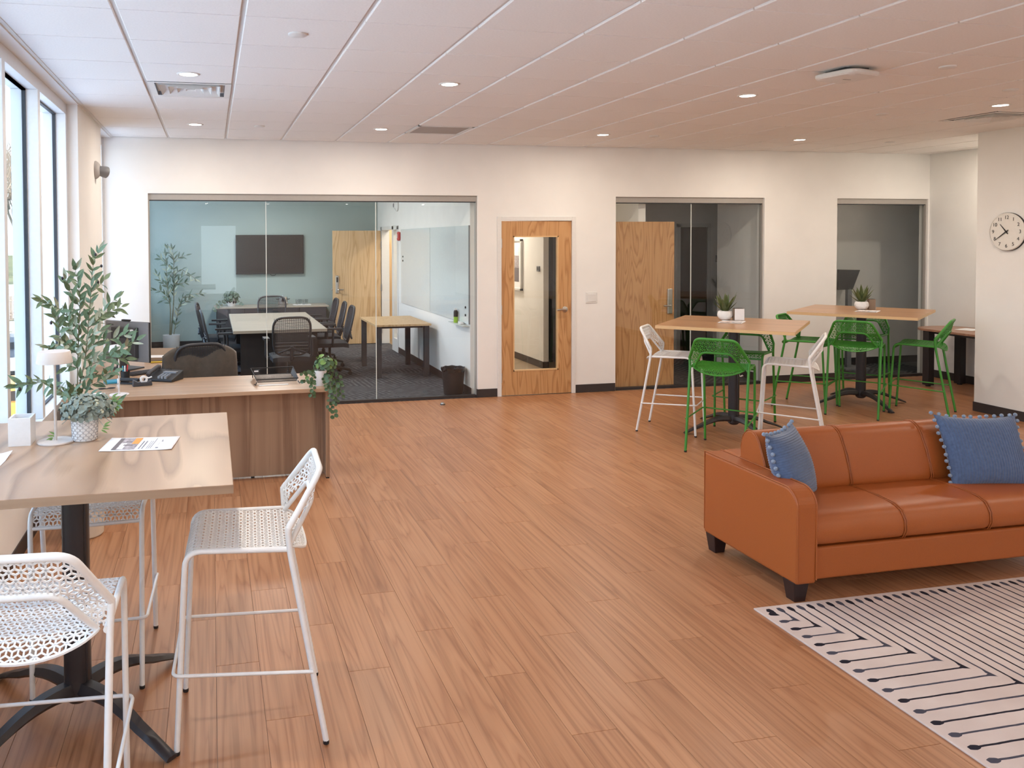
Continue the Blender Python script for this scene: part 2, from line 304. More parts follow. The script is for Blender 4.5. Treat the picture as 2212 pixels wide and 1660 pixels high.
# ------------------------------------------------------------------ mesh builder
class MB:
    def __init__(s): s.v = []; s.f = []; s.mi = []; s.cur = 0
    def add(s, vs, fs):
        o = len(s.v); s.v += [tuple(x) for x in vs]
        for f in fs: s.f.append(tuple(i+o for i in f)); s.mi.append(s.cur)
        return s
    def mat(s, i): s.cur = i; return s
    def box(s, x0, x1, y0, y1, z0, z1, Mx=None):
        vs = [Vector((x, y, z)) for z in (z0, z1) for y in (y0, y1) for x in (x0, x1)]
        if Mx is not None: vs = [Mx @ v for v in vs]
        return s.add(vs, [(0, 2, 3, 1), (4, 5, 7, 6), (0, 1, 5, 4), (2, 6, 7, 3), (0, 4, 6, 2), (1, 3, 7, 5)])
    def tube(s, pts, r, n=8, closed=False, caps=True):
        pts = [Vector(p) for p in pts]; k = len(pts)
        rs = r if isinstance(r, (list, tuple)) else [r]*k
        tg = []
        for i in range(k):
            a = pts[(i-1) % k] if (closed or i > 0) else pts[i]; b = pts[(i+1) % k] if (closed or i < k-1) else pts[i]
            t = (b-a); tg.append(t.normalized() if t.length > 1e-9 else Vector((0, 0, 1)))
        nv = tg[0].orthogonal().normalized(); vs = []; prev = tg[0]
        for i in range(k):
            if i > 0:
                q = prev.rotation_difference(tg[i]); nv = (q @ nv); nv = (nv - tg[i]*nv.dot(tg[i])).normalized(); prev = tg[i]
            bn = tg[i].cross(nv)
            for j in range(n):
                a = 2*PI*j/n; vs.append(pts[i]+(nv*math.cos(a)+bn*math.sin(a))*rs[i])
        fs = []
        for i in range(k if closed else k-1):
            for j in range(n):
                a = i*n+j; b = i*n+(j+1) % n; c = ((i+1) % k)*n+(j+1) % n; d = ((i+1) % k)*n+j
                fs.append((a, b, c, d))
        if caps and not closed:
            fs.append(tuple(reversed(range(n)))); fs.append(tuple((k-1)*n+j for j in range(n)))
        return s.add(vs, fs)
    def lathe(s, prof, n=24, c=(0, 0, 0), cap0=True, cap1=True, ax=None):
        vs = []; k = len(prof)
        for (r, z) in prof:
            for j in range(n):
                a = 2*PI*j/n; vs.append(Vector((r*math.cos(a), r*math.sin(a), z)))
        if ax is not None: vs = [ax @ v for v in vs]
        vs = [v+Vector(c) for v in vs]
        fs = [(i*n+j, i*n+(j+1) % n, (i+1)*n+(j+1) % n, (i+1)*n+j) for i in range(k-1) for j in range(n)]
        if cap0: fs.append(tuple(reversed(range(n))))
        if cap1: fs.append(tuple((k-1)*n+j for j in range(n)))
        return s.add(vs, fs)
    def prism(s, poly, z0, z1, Mx=None):
        n = len(poly); vs = [Vector((x, y, z0)) for x, y in poly]+[Vector((x, y, z1)) for x, y in poly]
        if Mx is not None: vs = [Mx @ v for v in vs]
        return s.add(vs, [tuple(reversed(range(n))), tuple(range(n, 2*n))]+[(i, (i+1) % n, n+(i+1) % n, n+i) for i in range(n)])
    def grid(s, P, nu, nv, wrapu=False):
        """P(i,j) -> point; i in 0..nu-1, j in 0..nv-1"""
        vs = [P(i, j) for i in range(nu) for j in range(nv)]
        fs = [(i*nv+j, ((i+1) % nu)*nv+j, ((i+1) % nu)*nv+j+1, i*nv+j+1) for i in range(nu if wrapu else nu-1) for j in range(nv-1)]
        return s.add(vs, fs)
    def ell(s, c, rx, ry, rz, n=8, m=6):
        prof = [(math.sin(PI*i/m), -math.cos(PI*i/m)) for i in range(m+1)]
        vs = []; c = Vector(c)
        for (r, z) in prof[1:-1]:
            for j in range(n):
                a = 2*PI*j/n; vs.append(c+Vector((r*math.cos(a)*rx, r*math.sin(a)*ry, z*rz)))
        b = len(vs); vs.append(c+Vector((0, 0, -rz))); vs.append(c+Vector((0, 0, rz)))
        fs = [(i*n+j, i*n+(j+1) % n, (i+1)*n+(j+1) % n, (i+1)*n+j) for i in range(m-2) for j in range(n)]
        fs += [(b, (j+1) % n, j) for j in range(n)]+[(b+1, (m-2)*n+j, (m-2)*n+(j+1) % n) for j in range(n)]
        return s.add(vs, fs)
    def mesh(s, name, mats, smooth=None):
        me = bpy.data.meshes.new(name); me.from_pydata(s.v, [], s.f)
        for m in (mats if isinstance(mats, (list, tuple)) else [mats]): me.materials.append(M[m] if isinstance(m, str) else m)
        if max(s.mi, default=0) > 0: me.polygons.foreach_set('material_index', s.mi)
        if smooth is not None:
            me.polygons.foreach_set('use_smooth', [True]*len(me.polygons)); me.set_sharp_from_angle(angle=math.radians(smooth))
        me.update(); return me
    def build(s, name, mats, parent=None, loc=(0, 0, 0), rot=(0, 0, 0), smooth=None, bevel=0.0, seg=2):
        return link(name, s.mesh(name, mats, smooth), parent, loc, rot, bevel, seg)
def link(name, me, parent=None, loc=(0, 0, 0), rot=(0, 0, 0), bevel=0.0, seg=2):
    o = bpy.data.objects.new(name, me); COL.objects.link(o)
    o.parent = parent; o.location = loc; o.rotation_euler = rot
    if bevel:
        b = o.modifiers.new('bevel', 'BEVEL'); b.width = bevel; b.segments = seg; b.limit_method = 'ANGLE'; b.angle_limit = math.radians(40)
        b.harden_normals = False
    return o
def tag(o, label, cat, group=None):
    o['label'] = label; o['category'] = cat
    if group: o['group'] = group
    return o
def thing(name, label, cat, loc=(0, 0, 0), rz=0.0, group=None):
    o = bpy.data.objects.new(name, None); COL.objects.link(o); o.location = loc; o.rotation_euler = (0, 0, rz); o.empty_display_size = 0.1
    return tag(o, label, cat, group)
def struct(o): o['kind'] = 'structure'; return o
def stuff(o): o['kind'] = 'stuff'; return o
def copy_tree(o, parent=None):
    c = o.copy(); COL.objects.link(c)
    if parent is not None: c.parent = parent
    for ch in list(o.children): copy_tree(ch, c)
    return c
def arc(pts, r, seg=5):
    """round the inner corners of a polyline"""
    pts = [Vector(p) for p in pts]; out = [pts[0]]
    for a, b, c in zip(pts, pts[1:], pts[2:]):
        d1 = (a-b); d2 = (c-b); t = min(r, d1.length*0.48, d2.length*0.48); p = b+d1.normalized()*t; q = b+d2.normalized()*t
        for i in range(seg+1):
            u = i/seg; out.append(p*(1-u)**2+b*2*u*(1-u)+q*u*u)
    out.append(pts[-1]); return out

# ------------------------------------------------------------------ dimensions
B = 9.265; CE = 3.009; M0 = -0.4446; RA = 4.188; T = 0.6096; XW = -1.135; YR = -8.0; XR = 9.5; XC = 8.07; YC = 7.27

# ================================================================== SETTING
# ---- floor: slab and planks
fl = MB().box(-1.3, 11.5, YR-.1, B+.07, -0.12, -0.004).build('floor', 'basebd'); struct(fl)
def plank_bm(mb, x0, y0, y1):
    g = 0.0006; b = 0.0012; x1 = x0+PLW
    vs = [(x0+g, y0+g, -0.004), (x1-g, y0+g, -0.004), (x1-g, y1-g, -0.004), (x0+g, y1-g, -0.004),
          (x0+g, y0+g, -b*.5), (x1-g, y0+g, -b*.5), (x1-g, y1-g, -b*.5), (x0+g, y1-g, -b*.5),
          (x0+g+b, y0+g+b, 0), (x1-g-b, y0+g+b, 0), (x1-g-b, y1-g-b, 0), (x0+g+b, y1-g-b, 0)]
    mb.add(vs, [(8, 9, 10, 11), (4, 5, 9, 8), (5, 6, 10, 9), (6, 7, 11, 10), (7, 4, 8, 11), (0, 1, 5, 4), (1, 2, 6, 5), (2, 3, 7, 6), (3, 0, 4, 7)])
planks = []
for row in range(math.floor(-1.2/PLW), math.ceil(9.55/PLW)):
    off = (row*0.3819) % 1.0
    for n in range(-8, 10):
        y0 = (n-off)*PLL; y1 = y0+PLL
        y0c, y1c = max(y0, YR), min(y1, B-0.0)
        if y1c-y0c < 0.02: continue
        x0 = row*PLW
        cx, cy = x0+PLW/2, (y0c+y1c)/2
        d = Vector((cx, cy, -CAM_H)); z = d.dot(_f)
        vis = z > 1.2 and -120 < 850+1768*d.dot(_r)/z < 2330 and 570-1768*d.dot(_u)/z < 1800
        planks.append((0 if vis else 1, z, x0, y0c, y1c, row))
planks.sort()
full_me = None; rest = MB(); cnt = 0
for (inv, z, x0, a, b, row) in planks:
    if inv == 0 and cnt < 298:
        cnt += 1
        if abs(b-a-PLL) < 1e-5:
            if full_me is None:
                q = MB(); plank_bm(q, 0, 0, PLL); full_me = q.mesh('plank', 'floor')
            link('plank', full_me, fl, (x0, a, 0))
        else:
            q = MB(); plank_bm(q, 0, 0, b-a); q.build('plank', 'floor', fl, (x0, a, 0))
    else: plank_bm(rest, x0, a, b)
stuff(rest.build('planks', 'floor', fl))

# ---- ceiling: plenum slab, tees, tiles
ce = MB().box(-1.3, 11.5, YR-.1, B+.02, CE+.03, CE+.12).build('ceiling', 'ceil'); struct(ce)
def rowy(k): return RA+k*T
NC = 17
me_ = MB().box(-.013, .013, YR, B, CE+.012, CE+.03).mesh('main_tee', 'tee')
for i in range(0, NC): link('main_tee', me_, ce, (M0+i*T, 0, 0))
me_ = MB().box(-1.03, XR, -.006, .006, CE+.014, CE+.03).mesh('cross_tee', 'tee')
k = -21
while rowy(k) < B:
    if rowy(k) > YR: link('cross_tee', me_, ce, (0, rowy(k), 0))
    k += 1
def tile_mesh(x0, x1, y0, y1):
    e = .004; q = MB()
    vs = [(x0, y0, .02), (x1, y0, .02), (x1, y1, .02), (x0, y1, .02), (x0, y0, e), (x1, y0, e), (x1, y1, e), (x0, y1, e),
          (x0+e, y0+e*.3, 0), (x1-e, y0+e*.3, 0), (x1-e, y1-e*.3, 0), (x0+e, y1-e*.3, 0)]
    q.add(vs, [(11, 10, 9, 8), (8, 9, 5, 4), (9, 10, 6, 5), (10, 11, 7, 6), (11, 8, 4, 7), (4, 5, 1, 0), (5, 6, 2, 1), (6, 7, 3, 2), (7, 4, 0, 3)])
    return q
tile_me = tile_mesh(.0125, T-.0125, .0055, T-.0055).mesh('ceiling_tile', 'ceil')
VENTS = {(0, 3), (12, 3), (4, 6)}
tiles = []; cells = {}
k = -21
while rowy(k) < B:
    for i in range(-1, NC):
        x0 = -1.03 if i == -1 else M0+i*T; x1 = min(M0+(i+1)*T, XR); y0 = max(rowy(k), YR); y1 = min(rowy(k+1), B)
        if y1-y0 < .03 or x1-x0 < .03 or (i, k) in VENTS: continue
        d = Vector(((x0+x1)/2, (y0+y1)/2, CE-CAM_H)); z = d.dot(_f)
        vis = z > 1.0 and -150 < 850+1768*d.dot(_r)/z < 2360 and 570-1768*d.dot(_u)/z > -150
        tiles.append((0 if vis else 1, z, x0, x1, y0, y1, i, k))
    k += 1
tiles.sort(); cnt = 0; rest = MB()
for (inv, z, x0, x1, y0, y1, i, k) in tiles:
    fullt = abs(x1-x0-T) < 1e-4 and abs(y1-y0-T) < 1e-4
    if inv == 0 and cnt < 298:
        cnt += 1
        if fullt: link('ceiling_tile', tile_me, ce, (x0, y0, CE))
        else: tile_mesh(.0125 if i >= 0 else .004, x1-x0-.0125, .004, y1-y0-.004).build('ceiling_tile', 'ceil', ce, (x0, y0, CE))
    else:
        q = tile_mesh(.0125, x1-x0-.0125, .004, y1-y0-.004); rest.add([(a+x0, b+y0, c+CE) for a, b, c in q.v], q.f)
if rest.v: stuff(rest.build('ceiling_tiles', 'ceil', ce))
# wall angle along the window soffit
t = MB().box(-1.045, -1.018, YR, B, CE-.004, CE+.03).build('trim_1', 'tee'); struct(t)
t = MB().box(XW-.2, -1.045, YR, B, CE-.012, CE+.03).build('trim_2', 'wall'); struct(t)

# ---- back wall with three glazed openings and a door
O1 = (-0.67, 3.08); D1 = (3.325, 4.333); O2 = (4.868, 6.955); O3 = (8.045, 9.478); HZ = 2.405
wb = MB(); Y0, Y1 = B, B+.14
def seg(x0, x1, z0, z1): wb.box(x0, x1, Y0, Y1, z0, z1)
seg(-1.115, O1[0], 0, CE+.03); seg(O1[0], O1[1], HZ, CE+.03); seg(O1[1], D1[0]+.03, 0, CE+.03); seg(D1[0]+.03, D1[1]-.03, 2.13, CE+.03)
seg(D1[1]-.03, O2[0], 0, CE+.03); seg(O2[0], O2[1], HZ, CE+.03); seg(O2[1], O3[0], 0, CE+.03); seg(O3[0], O3[1], HZ, CE+.03); seg(O3[1], XR+.15, 0, CE+.03)
struct(wb.build('wall_back', 'wall'))
# glazed partitions
def partition(n, x0, x1, seams, yg=B+.055):
    r = MB().box(x0, x1, yg-.03, yg+.03, 2.335, HZ).build('window_%d' % n, 'track'); struct(r)
    MB().box(x0, x1, yg-.02, yg+.02, 2.325, 2.336).build('gasket', 'gasket', r)
    MB().box(x0, x1, yg-.03, yg+.03, 0.001, 0.03).build('sill_track', 'basebd', r)
    for a in (x0, x1-.012): MB().box(a, a+.012, yg-.03, yg+.03, .03, 2.335).build('jamb_channel', 'track', r)
    xs = [x0+.012]+list(seams)+[x1-.012]
    for a, b in zip(xs, xs[1:]):
        MB().add([(a, yg, .03), (b, yg, .03), (b, yg, 2.327), (a, yg, 2.327)], [(0, 1, 2, 3)]).build('pane', 'gpart', r)
    for s in seams: MB().box(s-.004, s+.004, yg-.006, yg+.006, .03, 2.327).build('joint', 'gedge', r)
    return r
partition(1, O1[0], O1[1], (0.60, 1.86)); p2 = partition(2, O2[0], O2[1], (5.935,)); partition(3, O3[0], O3[1], ())
# a small white mark on the lower corner of the middle partition
mk = MB(); xa, za = 6.60, .095
mk.tube([(xa, B+.05, za), (xa+.012, B+.05, za+.03), (xa+.03, B+.05, za+.045), (xa+.045, B+.05, za+.03), (xa+.05, B+.05, za+.012), (xa+.02, B+.05, za+.006), (xa+.06, B+.05, za+.004), (xa+.085, B+.05, za+.02), (xa+.1, B+.05, za+.012), (xa+.06, B+.05, za)], .0045, 6)
mk.build('printed_mark', 'white', p2)
# baseboards
def basebd(n, x0, x1): struct(MB().box(x0, x1, B-.008, B, 0, .1).build('baseboard_'+n, 'basebd', bevel=.003))
basebd('back', O1[1]+.004, D1[0]-.0); basebd('back', D1[1], O2[0]-.004); basebd('back', O2[1]+.004, O3[0]-.004)
struct(MB().box(O1[1]-.008, O1[1]+.002, B-.008, B+.05, 0, .1).build('baseboard_back', 'basebd'))

# ---- right side walls
struct(MB().box(XC, XC+.2, YR, YC, 0, CE+.03).build('wall_right', 'wall'))
struct(MB().box(XC-.008, XC, YR, YC+.008, 0, .1).build('baseboard_right', 'basebd'))
struct(MB().box(XC+.2, XR, YC-.15, YC, 0, CE+.03).build('wall_alcove', 'wall'))
struct(MB().box(XR, XR+.15, YC-.2, B+.1, 0, CE+.03).build('wall_alcove', 'wall'))
struct(MB().box(XR-.008, XR, YC, B, 0, .1).build('baseboard_alcove', 'basebd'))
struct(MB().box(XR-.012, XR, 8.05, 8.10, .1, .68).build('trim_3', 'trimwhite'))
# ---- wall behind the camera, with a wide window band
wr = MB()
wr.box(-1.3, -.32, YR-.15, YR, 0, CE+.03); wr.box(.76, 8.3, YR-.15, YR, 0, CE+.03); wr.box(-.32, .76, YR-.15, YR, 2.36, CE+.03); wr.box(-.32, .76, YR-.15, YR, 0, .2)
struct(wr.build('wall_front', 'wall'))
w9 = MB().add([(-.32, YR-.06, .2), (.76, YR-.06, .2), (.76, YR-.06, 2.36), (-.32, YR-.06, 2.36)], [(0, 1, 2, 3)]).build('window_9', 'gwin'); struct(w9)

# ---- left wall: knee wall, aluminium storefront, column
struct(MB().box(XW-.2, XW, YR, B, 0, .62).build('wall_left', 'wall'))
struct(MB().box(XW, XW+.008, YR, 7.08, 0, .1).build('baseboard_left', 'basebd'))
struct(MB().box(XW-.2, -1.052, 7.08, 8.5, 0, CE+.02).build('wall_column', 'wall'))
ZS, ZT = .62, CE-.012
def storefront(n, y0, y1, ys):
    """frame members with depth either side of the glass line; ys are the mullion centres"""
    r = MB().box(XW-.17, XW+.0, y0, y1, ZT-.085, ZT).build('window_%d' % n, 'winframe'); struct(r)
    MB().box(XW-.17, XW+.012, y0, y1, ZS, ZS+.06).build('sill', 'winframe', r)
    xs = [y0+.03]+ys+[y1-.03]
    for y in xs: MB().box(XW-.17, XW+.004, y-.035, y+.035, ZS+.06, ZT-.085).build('mullion', 'winframe', r, bevel=.003)
    for a, b in zip(xs, xs[1:]):
        a += .035; b -= .035
        MB().add([(XW-.085, a, ZS+.06), (XW-.085, b, ZS+.06), (XW-.085, b, ZT-.085), (XW-.085, a, ZT-.085)], [(0, 1, 2, 3)]).build('pane', 'gwin', r)
        g = MB(); z0, z1 = ZS+.06, ZT-.085
        for (p, q, u, v) in ((a, a+.012, z0, z1), (b-.012, b, z0, z1), (a, b, z0, z0+.012), (a, b, z1-.012, z1)): g.box(XW-.097, XW-.073, p, q, u, v)
        g.build('gasket', 'gasket', r)
storefront(4, YR, 7.07, [5.965-.97*i for i in range(0, 14)])
storefront(5, 8.5, B+.0, [])
storefront(6, B+.14, 14.95, [9.43+.97*i for i in range(1, 6)])
struct(MB().box(-1.16, -1.115, B-.005, B+.14, 0, CE).build('trim_4', 'winframe'))

# ---- half glazed oak door in the back wall
d1 = MB(); Yf = B-.012
d1.box(3.325, 3.378, Yf, B+.13, 0, 2.16); d1.box(4.283, 4.333, Yf, B+.13, 0, 2.16); d1.box(3.378, 4.283, Yf, B+.13, 2.108, 2.16)
d1 = d1.build('door_1', 'trimwhite', bevel=.003); struct(d1)
lf = MB(); x0, x1, a, b = 3.381, 4.280, 3.53, 4.112
yl0, yl1 = B+.004, B+.048
lf.box(x0, a, yl0, yl1, .008, 2.104); lf.box(b, x1, yl0, yl1, .008, 2.104); lf.box(a, b, yl0, yl1, .008, .295); lf.box(a, b, yl0, yl1, 1.925, 2.104)
lf = lf.build('door_leaf', 'oak', d1)
bd = MB(); w = .014
for q in ((a, a+w, .295, 1.925), (b-w, b, .295, 1.925), (a, b, .295, .295+w), (a, b, 1.925-w, 1.925)): bd.box(q[0], q[1], yl0-.004, yl1, q[2], q[3])
bd.build('glazing_bead', 'oakbead', d1)
MB().add([(a, B+.03, .295), (b, B+.03, .295), (b, B+.03, 1.925), (a, B+.03, 1.925)], [(0, 1, 2, 3)]).build('pane', 'gdoor', d1)
hd = MB(); rx = Matrix.Rotation(PI/2, 4, 'X')
hd.lathe([(.036, 0), (.036, .008), (.028, .014), (.014, .016), (.014, .05)], 20, (4.195, yl0, 1.03), ax=rx)
hd.tube(arc([(4.195, yl0-.045, 1.03), (4.13, yl0-.05, 1.032), (4.075, yl0-.045, 1.026)], .03), [.012]*8, 8)
hd.build('lever_handle', 'steel', d1, smooth=40)
for z in (1.84, 1.04, .22): MB().tube([(3.379, yl0-.008, z-.055), (3.379, yl0-.008, z+.055)], .008, 8).box(3.379, 3.384, yl0-.006, yl0+.01, z-.055, z+.055).build('hinge', 'steel', d1)

# ---- conference room behind the first partition
YT = 15.0
struct(MB().box(-1.3, 3.2, B+.02, YT+.1, -.12, 0.0).build('floor', 'carpet'))
struct(MB().box(-1.3, 3.2, B+.14, YT+.1, 2.78, 2.9).build('ceiling', 'ceil'))
struct(MB().box(-1.3, 3.2, YT, YT+.15, 0, 2.8).build('wall_far', 'teal'))
struct(MB().box(-1.2, 3.02, YT-.008, YT, 0, .1).build('baseboard_far', 'basebd'))
struct(MB().box(XW-.2, XW, B+.14, YT, 0, .62).build('wall_left', 'wall'))
XQ = 3.03
wq = MB(); wq.box(XQ, XQ+.12, B+.13, 13.25, 0, 2.8); wq.box(XQ, XQ+.12, 13.25, 14.62, 2.12, 2.8); wq.box(XQ, XQ+.12, 14.62, YT+.1, 0, 2.8)
struct(wq.build('wall_conference', 'wall'))
struct(MB().box(XQ-.008, XQ, B+.09, 13.25, 0, .1).build('baseboard_conference', 'basebd'))
d2 = MB(); d2.box(XQ-.015, XQ+.13, 13.25, 13.32, 0, 2.12); d2.box(XQ-.015, XQ+.13, 13.58, 13.70, 0, 2.12); d2.box(XQ-.015, XQ+.13, 14.57, 14.64, 0, 2.12)
d2.box(XQ-.015, XQ+.13, 13.25, 14.64, 2.06, 2.13); d2.box(XQ-.015, XQ+.13, 13.32, 13.58, 0, .22)
d2 = d2.build('door_2', 'trimwhite', bevel=.003); struct(d2)
MB().add([(XQ+.06, 13.32, .22), (XQ+.06, 13.58, .22), (XQ+.06, 13.58, 2.06), (XQ+.06, 13.32, 2.06)], [(0, 1, 2, 3)]).build('sidelight_pane', 'gdoor', d2)
MB().box(2.118, 2.998, 14.56, 14.605, .01, 2.055).build('door_leaf', 'oakpale', d2, bevel=.003)
lk = MB(); lk.box(2.165, 2.222, 14.535, 14.56, .93, 1.25); lk = lk.build('lock_case', 'steel', d2, bevel=.02, seg=4)
MB().box(2.178, 2.208, 14.531, 14.536, 1.13, 1.22).build('keypad', 'black', lk)
MB().tube(arc([(2.195, 14.54, 1.0), (2.195, 14.49, 1.0), (2.30, 14.49, 1.0)], .02), .011, 8).build('lever_handle', 'steel', d2, smooth=40)
MB().ell((2.105, 14.58, 1.0), .018, .018, .018).build('latch', 'steel', d2, smooth=60)
for z in (1.80, 1.02, .25): MB().box(2.995, 3.015, 14.545, 14.56, z-.06, z+.06).build('hinge', 'grey', d2)
# hall behind the conference door
struct(MB().box(3.15, 4.6, 13.0, 15.4, -.02, 0.001).build('floor', 'halltan'))
struct(MB().box(4.2, 4.35, 13.0, 15.2, 0, 2.8).build('wall_corridor', 'taupe'))
struct(MB().box(3.15, 5.4, 15.2, 15.35, 0, 2.85).build('wall_corridor', 'oakpale'))

# ---- corridor behind the half glazed door
struct(MB().box(3.15, 5.4, B+.02, 15.4, -.12, -.001).build('floor', 'halltan'))
struct(MB().box(3.15, 5.4, B+.14, 15.4, 2.75, 2.85).build('ceiling', 'ceil'))
struct(MB().box(4.70, 4.78, 11.12, 15.2, 0, 2.75).build('wall_hall', 'wall'))
struct(MB().box(4.69, 4.70, 11.11, 15.2, 0, .1).build('baseboard_hall', 'basebd'))
struct(MB().box(4.69, 4.78, 11.11, 11.12, 0, .1).build('baseboard_hall', 'basebd'))
struct(MB().box(5.25, 5.35, B+.14, 11.95, 0, 2.75).build('wall_hall', 'wall'))
g1 = MB().box(4.78, 5.04, 11.70, 11.76, 0.0, 2.76).build('door_3', 'grey'); struct(g1)
MB().box(5.04, 5.09, 11.68, 11.78, 0, 2.76).build('door_edge', 'gasket', g1); MB().box(5.09, 5.16, 11.69, 11.77, 0, 2.76).build('door_stile', 'grey', g1)
MB().box(5.16, 5.25, 11.68, 11.78, 0, 2.76).build('frame', 'gasket', g1)
pf = thing('picture_frame', 'white framed small picture on the corridor wall behind the glazed oak door', 'picture', (4.70, 12.22, 1.49))
q = MB(); h, v_ = .30, .40
for a_, b_, c_, d_ in ((-h, -h+.03, -v_, v_), (h-.03, h, -v_, v_), (-h, h, -v_, -v_+.03), (-h, h, v_-.03, v_)): q.box(-.04, 0, a_, b_, c_, d_)
q.build('frame', 'trimwhite', pf); MB().box(-.02, 0, -h+.03, h-.03, -v_+.03, v_-.03).build('mat', 'paper', pf)
MB().box(-.022, -.02, -.18, .18, -.27, .27).build('print', 'printgrey', pf)
MB().box(-.0225, -.022, -.18, .18, -.27, -.05).build('print_foreground', 'printdark', pf); MB().box(-.0225, -.022, -.18, .18, .14, .27).build('print_sky', 'paper', pf)
th = thing('thermostat', 'small square grey thermostat on the corridor wall seen through the oak door glass', 'thermostat', (4.70, 11.29, 1.45))
MB().box(-.02, 0, -.05, .05, -.04, .04).build('housing', 'grey', th, bevel=.006); MB().box(-.022, -.02, -.03, .03, -.02, .025).build('display', 'dark', th)

# ---- dark office behind the second partition, small office behind the third
struct(MB().box(5.35, 11.4, B+.02, 12.4, -.12, -.001).build('floor', 'carpet'))
struct(MB().box(5.35, 11.4, B+.14, 12.4, 2.7, 2.8).build('ceiling', 'ceil'))
struct(MB().box(7.03, 7.13, B+.13, 10.38, 0, 2.7).build('wall_office', 'wall'))
struct(MB().box(7.02, 7.03, B+.1, 10.38, 0, .1).build('baseboard_office', 'basebd'))
struct(MB().box(7.13, 11.4, 10.38, 10.48, 0, 2.7).build('wall_office', 'wall'))
struct(MB().box(7.13, 11.4, 10.372, 10.38, 0, .1).build('baseboard_office', 'basebd'))
struct(MB().box(5.35, 9.2, 12.0, 12.12, 0, 2.7).build('wall_office', 'wall'))
struct(MB().box(9.1, 9.2, 10.48, 12.0, 0, 2.7).build('wall_office', 'wall'))
struct(MB().box(11.3, 11.4, B+.0, 10.48, 0, 2.8).build('wall_office', 'wall'))
struct(MB().box(XR+.15, 11.4, B, B+.14, 0, 2.8).build('wall_office', 'wall'))
d4 = MB(); d4.box(7.38, 7.44, 11.97, 12.0, 0, 2.12); d4.box(7.93, 7.99, 11.97, 12.0, 0, 2.12); d4.box(7.38, 7.99, 11.97, 12.0, 2.07, 2.13)
d4 = d4.build('door_4', 'trimwhite'); struct(d4)
MB().box(7.44, 7.93, 11.985, 12.0, .01, 2.07).build('door_leaf', 'darkwood', d4)
d5 = MB().box(4.885, 5.735, B+.105, B+.15, .012, 2.10).build('door_5', 'oak', bevel=.003); struct(d5)
lk = MB().box(5.635, 5.705, B+.088, B+.105, .93, 1.25).build('lock_case', 'steel', d5, bevel=.02, seg=4)
MB().tube(arc([(5.67, B+.09, 1.035), (5.67, B+.075, 1.035), (5.575, B+.075, 1.035)], .01), .011, 8).build('lever_handle', 'steel', d5, smooth=40)
th = thing('thermostat', 'small dark wall control on the far wall of the unlit office', 'thermostat', (8.13, 12.0, 1.55))
MB().box(-.04, .04, -.02, 0, -.06, .06).build('housing', 'grey', th, bevel=.006); MB().box(-.025, .025, -.023, -.02, -.01, .04).build('display', 'black', th)

# ---- corridor lamps, and unseen fill lights added to brighten the conference room
def area(name, loc, w, size, col=DOWN_C, spread=None):
    d = bpy.data.lights.new(name, 'AREA'); d.shape = 'DISK'; d.size = size; d.energy = w; d.color = col
    if spread: d.spread = spread
    o = bpy.data.objects.new(name, d); COL.objects.link(o); o.location = loc; return o
area('conference_fill', (.85, 11.2, 2.70), 30, .5, (1, .95, .9))
area('conference_fill', (.85, 13.3, 2.70), 30, .5, (1, .95, .9))
area('corridor_lamp', (4.1, 12.6, 2.72), 40, .3)
area('corridor_lamp', (3.7, 14.4, 2.70), 25, .3)

# ================================================================== CEILING AND WALL FITTINGS
def lx(c): return M0+c*T
ring_me = MB().lathe([(.056, -.002), (.062, -.006), (.072, -.007), (.078, -.002), (.078, .004)], 28, cap0=False, cap1=False).mesh('trim_ring', 'trimwhite', 50)
lens_me = MB().lathe([(.001, -.004), (.058, -.004), (.058, .002)], 28).mesh('lens', 'lens')
def downlight(c, y, label, group='recessed downlights'):
    t = thing('downlight', label, 'ceiling light', (lx(c), y, CE), 0, group)
    link('trim_ring', ring_me, t); link('lens', lens_me, t)
    d = bpy.data.lights.new('downlight_lamp', 'AREA'); d.shape = 'DISK'; d.size = .11; d.energy = DOWN_W; d.color = DOWN_C
    o = bpy.data.objects.new('downlight_lamp', d); COL.objects.link(o); o.parent = t; o.location = (0, 0, -.012)
YA, YB_ = 5.712, 8.15
for c, y, lab in ((.5, YA, 'lit round downlight just in front of the square supply diffuser, near the windows'),
                  (3.5, YA, 'lit round downlight in the front row, second from the window wall'),
                  (7.5, YA, 'lit round downlight in the front row, between the access point and the sofa side tables'),
                  (11.5, YA, 'lit round downlight in the front row, just before the right hand diffuser'),
                  (.5, YB_, 'lit round downlight in the back row, above the desk monitor by the windows'),
                  (3.5, YB_, 'lit round downlight in the back row, left of the flat return air grille'),
                  (7.5, YB_, 'lit round downlight in the back row, above the half glazed oak door'),
                  (11.5, YB_, 'lit round downlight in the back row, above the far bar table'),
                  (15.5, YB_-.3, 'lit round downlight at the far right, partly behind the clock wall corner')):
    downlight(c, y, lab)
for y in (3.27, .83, -1.6, -4.05, -6.5):
    for c in ((.5, 11.5) if y > 0 else (.5, 3.5, 7.5, 11.5)): downlight(c, y, 'lit round downlight overhead, outside the view')
disc_me = MB().lathe([(.001, -.012), (.045, -.012), (.052, -.008), (.052, 0), (.046, .004)], 24, cap1=False).mesh('cover_plate', 'trimwhite', 50)
